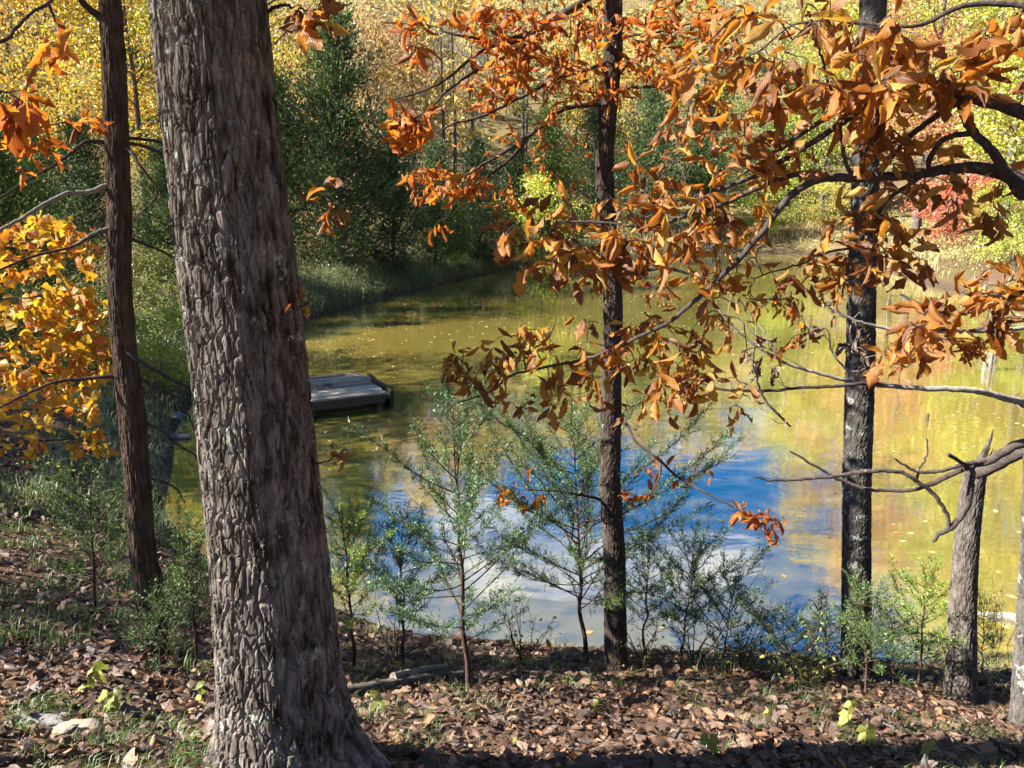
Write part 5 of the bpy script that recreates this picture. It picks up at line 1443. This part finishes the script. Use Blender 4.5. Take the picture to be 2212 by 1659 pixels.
# leaves drifting on the pond
def drift():
    g = np.random.default_rng(61)
    n = 2600; x = g.uniform(-7, 20, n); y = g.uniform(7, 46, n)
    k = (shore_dist(x, y) < -0.2) & (vnoise(x * 0.35 + 50, y * 0.35 + 50, 64, 9) + 0.25 * g.random(n) > 0.62); x, y = x[k], y[k]; n = len(x)
    pos = np.column_stack((x, y, np.full(n, WATER + 0.006)))
    d = np.column_stack((g.normal(0, 1, n), g.normal(0, 1, n), np.zeros(n)))
    a = Acc(); flat = np.array(DIAMOND); flat[:, 2] *= 0.2
    stamp_quads(a, flat, pos, d, np.tile((0.0, 0, 1.0), (n, 1)) + g.normal(0, 0.05, (n, 3)), g.uniform(0.05, 0.12, n), g.random(n))
    V, F, Rn, U = a.arrays()
    o = link('floating_leaves', make_mesh('floating_leaves', V, F, M['floating_leaf'], Rn, smooth=False))
    tag(o, 'small yellow leaves drifting on the pond surface', 'leaves', kind='stuff')
drift()

# ------------------------------------------------------------------ dock
def box(acc, c, ax, ay, hx, hy, z0, z1, bev=0.004):
    """oriented box with slightly chamfered top edges"""
    c = np.asarray(c, float); ax = np.asarray(ax); ay = np.asarray(ay)
    def ring(z, i): return [(*(c + ax * sx_ * (hx - i) + ay * sy_ * (hy - i)), z) for sx_, sy_ in ((-1, -1), (1, -1), (1, 1), (-1, 1))]
    V = ring(z0, 0) + ring(z1 - bev, 0) + ring(z1, bev)
    F = [(3, 2, 1, 0), (8, 9, 10, 11)]
    for b in (0, 4):
        for q in range(4): F.append((b + q, b + (q + 1) % 4, b + 4 + (q + 1) % 4, b + 4 + q))
    acc.add(np.array(V), np.array(F))

def dock():
    g = np.random.default_rng(71)
    fr = np.array((-2.445, 15.15)); br = np.array((-2.88, 17.16))
    ax = np.array((-0.898, -0.440)); ax /= np.linalg.norm(ax)          # towards the shore
    ay = np.array((ax[1], -ax[0])); ay = ay if ay @ (br - fr) > 0 else -ay
    L, W, top = 2.95, 2.03, -2.345
    e = empty('dock', (fr[0], fr[1], WATER), 'small weathered grey plank dock standing in the pond behind the oak', 'dock')
    npl = 11; pw = W / npl
    for q in range(npl):
        ovh = g.uniform(-0.03, 0.03)
        a = Acc(); c = fr + ax * (L / 2 + ovh) + ay * (pw * (q + 0.5))
        dz = g.uniform(-0.008, 0.010)
        box(a, c, ax, ay, L / 2, pw / 2 - 0.011, top - 0.034 + dz, top + dz)
        V, F, Rn, U = a.arrays()
        part('plank', V, F, M['dock_wood'], e, smooth=False)
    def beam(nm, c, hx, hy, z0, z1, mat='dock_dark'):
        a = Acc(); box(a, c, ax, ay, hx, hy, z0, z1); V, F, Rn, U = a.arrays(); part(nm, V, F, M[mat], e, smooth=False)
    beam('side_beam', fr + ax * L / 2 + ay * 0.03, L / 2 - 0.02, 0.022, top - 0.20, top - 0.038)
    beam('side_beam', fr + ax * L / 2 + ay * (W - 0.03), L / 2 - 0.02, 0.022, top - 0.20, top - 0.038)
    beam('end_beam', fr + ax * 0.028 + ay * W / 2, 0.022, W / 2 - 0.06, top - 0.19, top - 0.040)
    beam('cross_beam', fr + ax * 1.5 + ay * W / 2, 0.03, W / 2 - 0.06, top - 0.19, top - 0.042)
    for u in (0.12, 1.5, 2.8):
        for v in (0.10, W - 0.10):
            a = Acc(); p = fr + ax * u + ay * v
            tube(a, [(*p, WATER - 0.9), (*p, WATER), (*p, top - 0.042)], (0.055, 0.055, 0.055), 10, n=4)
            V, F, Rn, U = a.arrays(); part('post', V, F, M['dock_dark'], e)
    # upright boards fixed to the water end: a boat bumper a little apart from the deck
    for q in range(7):
        c = fr - ax * 0.17 + ay * (0.30 + q * 0.235)
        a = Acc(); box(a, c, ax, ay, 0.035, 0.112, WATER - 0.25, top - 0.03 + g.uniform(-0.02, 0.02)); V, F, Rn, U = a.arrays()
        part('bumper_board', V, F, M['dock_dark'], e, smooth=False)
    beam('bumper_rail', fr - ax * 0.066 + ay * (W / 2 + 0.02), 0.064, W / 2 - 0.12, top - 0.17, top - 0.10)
    # leaf pile left on the deck
    pos = np.array([(*(fr + ax * 0.9 + ay * (1.05 + g.normal(0, 0.05)) + ax * g.normal(0, 0.07)), top + 0.012 + 0.02 * g.random()) for _ in range(26)])
    a = Acc(); stamp(a, LITT, pos, rot_frames(unit(g, 26) * np.array((1, 1, 0.3)), unit(g, 26) * 0.4 + np.array((0, 0, 1))), g.uniform(0.06, 0.11, 26), g.random(26) * 0.3)
    V, F, Rn, U = a.arrays(); o = link('leaf_clump', make_mesh('leaf_clump', V, F, M['litter_leaf'], Rn, U))
    tag(o, 'dark clump of leaves lying on the dock planks', 'leaves', kind='stuff')
dock()

# ------------------------------------------------------------------ stumps, logs, stones
def stump(px, py, h, r, label, seed, mat='stump_wood', z0=None, jag=0.5):
    g = np.random.default_rng(seed)
    c = PW(px, py); e = empty('stump', tuple(c), label, 'stump')
    ns, nz = 26, 14
    th = np.linspace(0, 2 * np.pi, ns, endpoint=False)
    prof = 1 + 0.10 * np.sin(th * 3 + seed) + 0.07 * np.sin(th * 7 + 2 * seed)
    hh = h * (1 - jag * (0.5 + 0.5 * np.sin(th + 1.0 + seed)) * g.uniform(0.5, 1, ns) * 0.7 - 0.12 * g.random(ns))
    V = []
    for q in range(nz):
        t = q / (nz - 1)
        rr = r * prof * (1.25 - 0.35 * t + 0.02 * g.normal(size=ns))
        V.append(np.column_stack((np.cos(th) * rr, np.sin(th) * rr, -0.35 + t * (hh + 0.35))))
    V.append(np.column_stack((np.cos(th) * r * prof * 0.45, np.sin(th) * r * prof * 0.45, hh * 0.72)))
    V.append(np.tile((0, 0, h * 0.45), (ns, 1)))
    V = np.concatenate(V) + c
    n = nz + 2; i = np.arange(n - 1)[:, None]; j = np.arange(ns)[None]
    F = np.stack((i * ns + j, i * ns + (j + 1) % ns, (i + 1) * ns + (j + 1) % ns, (i + 1) * ns + j), -1).reshape(-1, 4)
    part('weathered_wood', V, F, M[mat], e, smooth=False)
stump(2135, 799, 0.52, 0.125, 'short jagged grey stump standing in the water on the right', 4)
stump(2003, 908, 0.16, 0.03, 'tiny dark stub poking out of the water right of the lichened trunk', 6, 'dead_wood')

def log(name, pts, rads, mat, label, cat, seed, ns=16, n=40, hollow=False):
    e = empty(name, tuple(np.asarray(pts[0], float)), label, cat)
    g = np.random.default_rng(seed)
    q = spline(np.column_stack((np.asarray(pts, float), rads)), n); C, r = q[:, :3], q[:, 3]
    T, A, B = frames(C); th = np.linspace(0, 2 * np.pi, ns, endpoint=False)
    rr = r[:, None] * (1 + 0.07 * g.normal(size=(1, ns)) + 0.05 * g.normal(size=(n, ns)))
    V = C[:, None] + rr[..., None] * (A[:, None] * np.cos(th)[None, :, None] + B[:, None] * np.sin(th)[None, :, None])
    i = np.arange(n - 1)[:, None]; j = np.arange(ns)[None]
    F = np.stack((i * ns + j, i * ns + (j + 1) % ns, (i + 1) * ns + (j + 1) % ns, (i + 1) * ns + j), -1).reshape(-1, 4)
    shell = part('bark', V.reshape(-1, 3), F, mat, e)
    for k, s in ((0, -1), (n - 1, 1)):
        ring = V[k]; inn = C[k] + (ring - C[k]) * 0.86
        dep = C[k] + T[k] * (-s) * r[k] * (1.5 if hollow else 0.08)
        W = np.vstack((ring, inn, dep + (ring - C[k]) * (0.8 if hollow else 0.4), dep[None]))
        m = np.arange(ns); m1 = (m + 1) % ns
        Q = np.vstack((np.stack((m, m1, m1 + ns, m + ns), 1), np.stack((m + ns, m1 + ns, m1 + 2 * ns, m + 2 * ns), 1)))
        T3 = np.stack((m + 2 * ns, m1 + 2 * ns, np.full(ns, 3 * ns)), 1)
        part('cut_end', W, [Q, T3], M['stump_wood'] if not hollow else mat, shell, smooth=False)
    return e
a0, a1 = on_ground(742, 1510, 5.0), on_ground(1000, 1472, 5.2)
log('fallen_log', [a0 + (0, 0, 0.03), (a0 + a1) / 2 + (0, 0, 0.055), a1 + (0, 0, 0.05)], (0.055, 0.045, 0.035), M['dead_wood'], 'rotting fallen log on the leaves just right of the oak base', 'log', 1)
a0, a1 = on_ground(850, 1490, 5.0), on_ground(968, 1452, 5.3)
log('fallen_branch', [a0 + (0, 0, 0.10), (a0 + a1) / 2 + (0, 0, 0.09), a1 + (0, 0, 0.06)], (0.028, 0.022, 0.012), M['pale_twig'], 'short pale branch lying on top of the rotting log', 'branch', 2, 10, 20)
a0, a1 = PW(2105, 1324), PW(2260, 1352)
log('floating_log', [a0 + (0, 0, -0.02), (a0 + a1) / 2 + (0, 0, 0.015), a1 + (0, 0, 0.02)], (0.03, 0.05, 0.06), M['pale_twig'], 'pale half-sunken log in the yellow water right of the snag', 'log', 3, 12, 20)
a0, a1 = PW(1545, 548), PW(1485, 531, WATER + 0.25)
log('drain_pipe', [a0 + (0, 0, 0.22), a1 + (0, 0, 0.35)], (0.33, 0.33), M['rusty_pipe'], 'dark round pipe end lying at the far waterline behind the orange leaves', 'pipe', 4, 20, 12, hollow=True)

def stone(px, py, Y, size, mat, label, seed, name='stone'):
    g = np.random.default_rng(seed)
    c = on_ground(px, py, Y) if Y < 12 else PW(px, py)
    nu, nv = 18, 9
    th = np.linspace(0, 2 * np.pi, nu, endpoint=False); ph = np.linspace(-1.4, 1.4, nv)
    TH, PH = np.meshgrid(th, ph)
    lump = 1 + 0.12 * np.sin(TH * 2 + seed) + 0.09 * np.sin(TH * 5 + PH * 3 + seed) + 0.05 * g.normal(size=TH.shape)
    X = np.sign(np.cos(TH)) * np.abs(np.cos(TH)) ** 0.8 * np.cos(PH) ** 0.6 * lump * size[0]
    Yv = np.sign(np.sin(TH)) * np.abs(np.sin(TH)) ** 0.8 * np.cos(PH) ** 0.6 * lump * size[1]
    Z = np.sin(PH) ** 1 * size[2] * (1 + 0.05 * g.normal(size=TH.shape))
    V = np.stack((X, Yv, Z), -1).reshape(-1, 3) + c + (0, 0, size[2] * 0.35)
    i = np.arange(nv - 1)[:, None]; j = np.arange(nu)[None]
    F = np.stack((i * nu + j, i * nu + (j + 1) % nu, (i + 1) * nu + (j + 1) % nu, (i + 1) * nu + j), -1).reshape(-1, 4)
    caps = [np.arange(nu)[::-1][None], (np.arange(nu) + (nv - 1) * nu)[None]]
    o = link(name, make_mesh(name, V - c, [F] + caps, mat), None, tuple(c))
    tag(o, label, 'stone')
stone(390, 946, 13.2, (0.19, 0.12, 0.05), M['stone'], 'flat dark stone in the shallow water at the left shore', 3)
stone(372, 905, 13.8, (0.25, 0.16, 0.09), M['stone'], 'grey stone on the left shore just behind the flat dark one', 5)
stone(168, 1585, 3.4, (0.115, 0.06, 0.045), M['tan_stone'], 'tan stone among the leaves left of the oak roots', 7)
stone(70, 1560, 3.6, (0.17, 0.05, 0.022), M['stone'], 'long grey flat stone near the lower left corner', 9)

# ------------------------------------------------------------------ seedlings with broad yellow-green leaves, loose sticks
def seedling(px, py, Y, h, n, leaf, seed, label):
    g = np.random.default_rng(seed)
    b = on_ground(px, py, Y)
    e = empty('seedling', tuple(b), label, 'seedling', 'broad-leaved seedlings in the leaf litter')
    d = np.array((g.normal(0, 0.15), g.normal(0, 0.15), 1))
    p = b + np.outer(np.linspace(0, 1, 5), d) * h + np.vstack((np.zeros(3), np.cumsum(g.normal(0, 0.012, (4, 3)), 0))); p[0, 2] -= 0.03
    a = Acc(); C, r = tube(a, p, np.linspace(0.0028, 0.0012, 5), 5, n=12); a.part('stem', M['sapling_bark'], e)
    ms = template_meshes(OVAT, M['seedling_leaf'], 'leaf')
    pos = C[np.clip(g.integers(4, 13, n), 0, 11)] + g.normal(0, 0.012, (n, 3))
    dd = unit(g, n) * np.array((1, 1, 0.4)) + np.array((0, -0.2, -0.55))
    mats = rot_frames(dd, unit(g, n) * 0.4 + np.array((0, -0.5, 0.9)))
    leaf_objects(ms, e, pos, mats, leaf * g.uniform(0.7, 1.3, n), g.integers(0, len(OVAT), n))
SL = [(818, 1545, 4.3, 0.16, 6, 0.085, 'bright yellow-green seedling against the right side of the oak roots'), (1545, 1650, 3.4, 0.15, 7, 0.075, 'yellow-green seedling at the bottom centre right'),
      (1880, 1612, 3.9, 0.17, 8, 0.09, 'pale yellow seedling with round leaves below the lichened trunk'), (1825, 1570, 4.2, 0.22, 9, 0.08, 'green drooping seedling left of the pale yellow one'),
      (1995, 1640, 3.6, 0.12, 5, 0.07, 'small green seedling near the lower right'), (2180, 1560, 4.2, 0.18, 8, 0.07, 'leafy seedling at the foot of the pale right-edge trunk'),
      (240, 1545, 4.0, 0.20, 11, 0.08, 'yellow-green seedling with hanging heart-shaped leaves left of the thin trunk'), (178, 1500, 4.4, 0.18, 8, 0.08, 'seedling farther left on the shaded slope'),
      (432, 1520, 4.2, 0.10, 6, 0.07, 'small seedling between the thin trunk foot and the oak'), (1120, 1620, 3.6, 0.08, 4, 0.06, 'tiny green seedling in the bottom centre'),
      (1660, 1560, 4.3, 0.12, 6, 0.06, 'little seedling left of the green drooping one'), (1285, 1545, 4.4, 0.10, 5, 0.06, 'small seedling below the middle trunk')]
for q, s in enumerate(SL): seedling(*s[:6], 500 + q, s[6])

def stick(pxa, pya, pxb, pyb, Y, r, mat, label, seed):
    a0, a1 = on_ground(pxa, pya, Y), on_ground(pxb, pyb, Y)
    g = np.random.default_rng(seed)
    m = (a0 + a1) / 2 + (g.normal(0, 0.02), g.normal(0, 0.02), 0.03)
    e = empty('stick', tuple(a0), label, 'stick'); a = Acc()
    tube(a, [a0 + (0, 0, 0.03), m, a1 + (0, 0, 0.035)], (r, r * 0.85, r * 0.5), 6, n=14, wig=0.003, seed=seed)
    for q in range(2):
        t = g.uniform(0.3, 0.8); b = a0 * (1 - t) + a1 * t + (0, 0, 0.03)
        tube(a, [b, b + g.normal(0, 0.05, 3) + (0, 0, 0.03), b + g.normal(0, 0.08, 3) + (0, 0, 0.06)], (r * 0.5, r * 0.4, r * 0.2), 4, n=6)
    a.part('wood', M[mat], e)
stick(430, 1600, 510, 1530, 3.9, 0.010, 'dead_wood', 'thin brown stick leaning in the leaves left of the oak', 1)
stick(1890, 1560, 1960, 1600, 4.2, 0.008, 'dead_wood', 'dark stick on the ground below the lichened trunk', 2)
stick(2140, 1655, 2060, 1610, 3.6, 0.007, 'pale_twig', 'pale stick near the lower right corner', 3)
stick(60, 1510, 105, 1430, 4.4, 0.013, 'pale_twig', 'grey crooked stick on the left slope', 4)
stick(1650, 1530, 1790, 1500, 4.6, 0.009, 'dead_wood', 'long dark stick left of the lichened trunk', 5)
stick(1745, 1310, 1800, 1318, 6.2, 0.010, 'dead_wood', 'short dark stick at the bank left of the lichened trunk', 6)
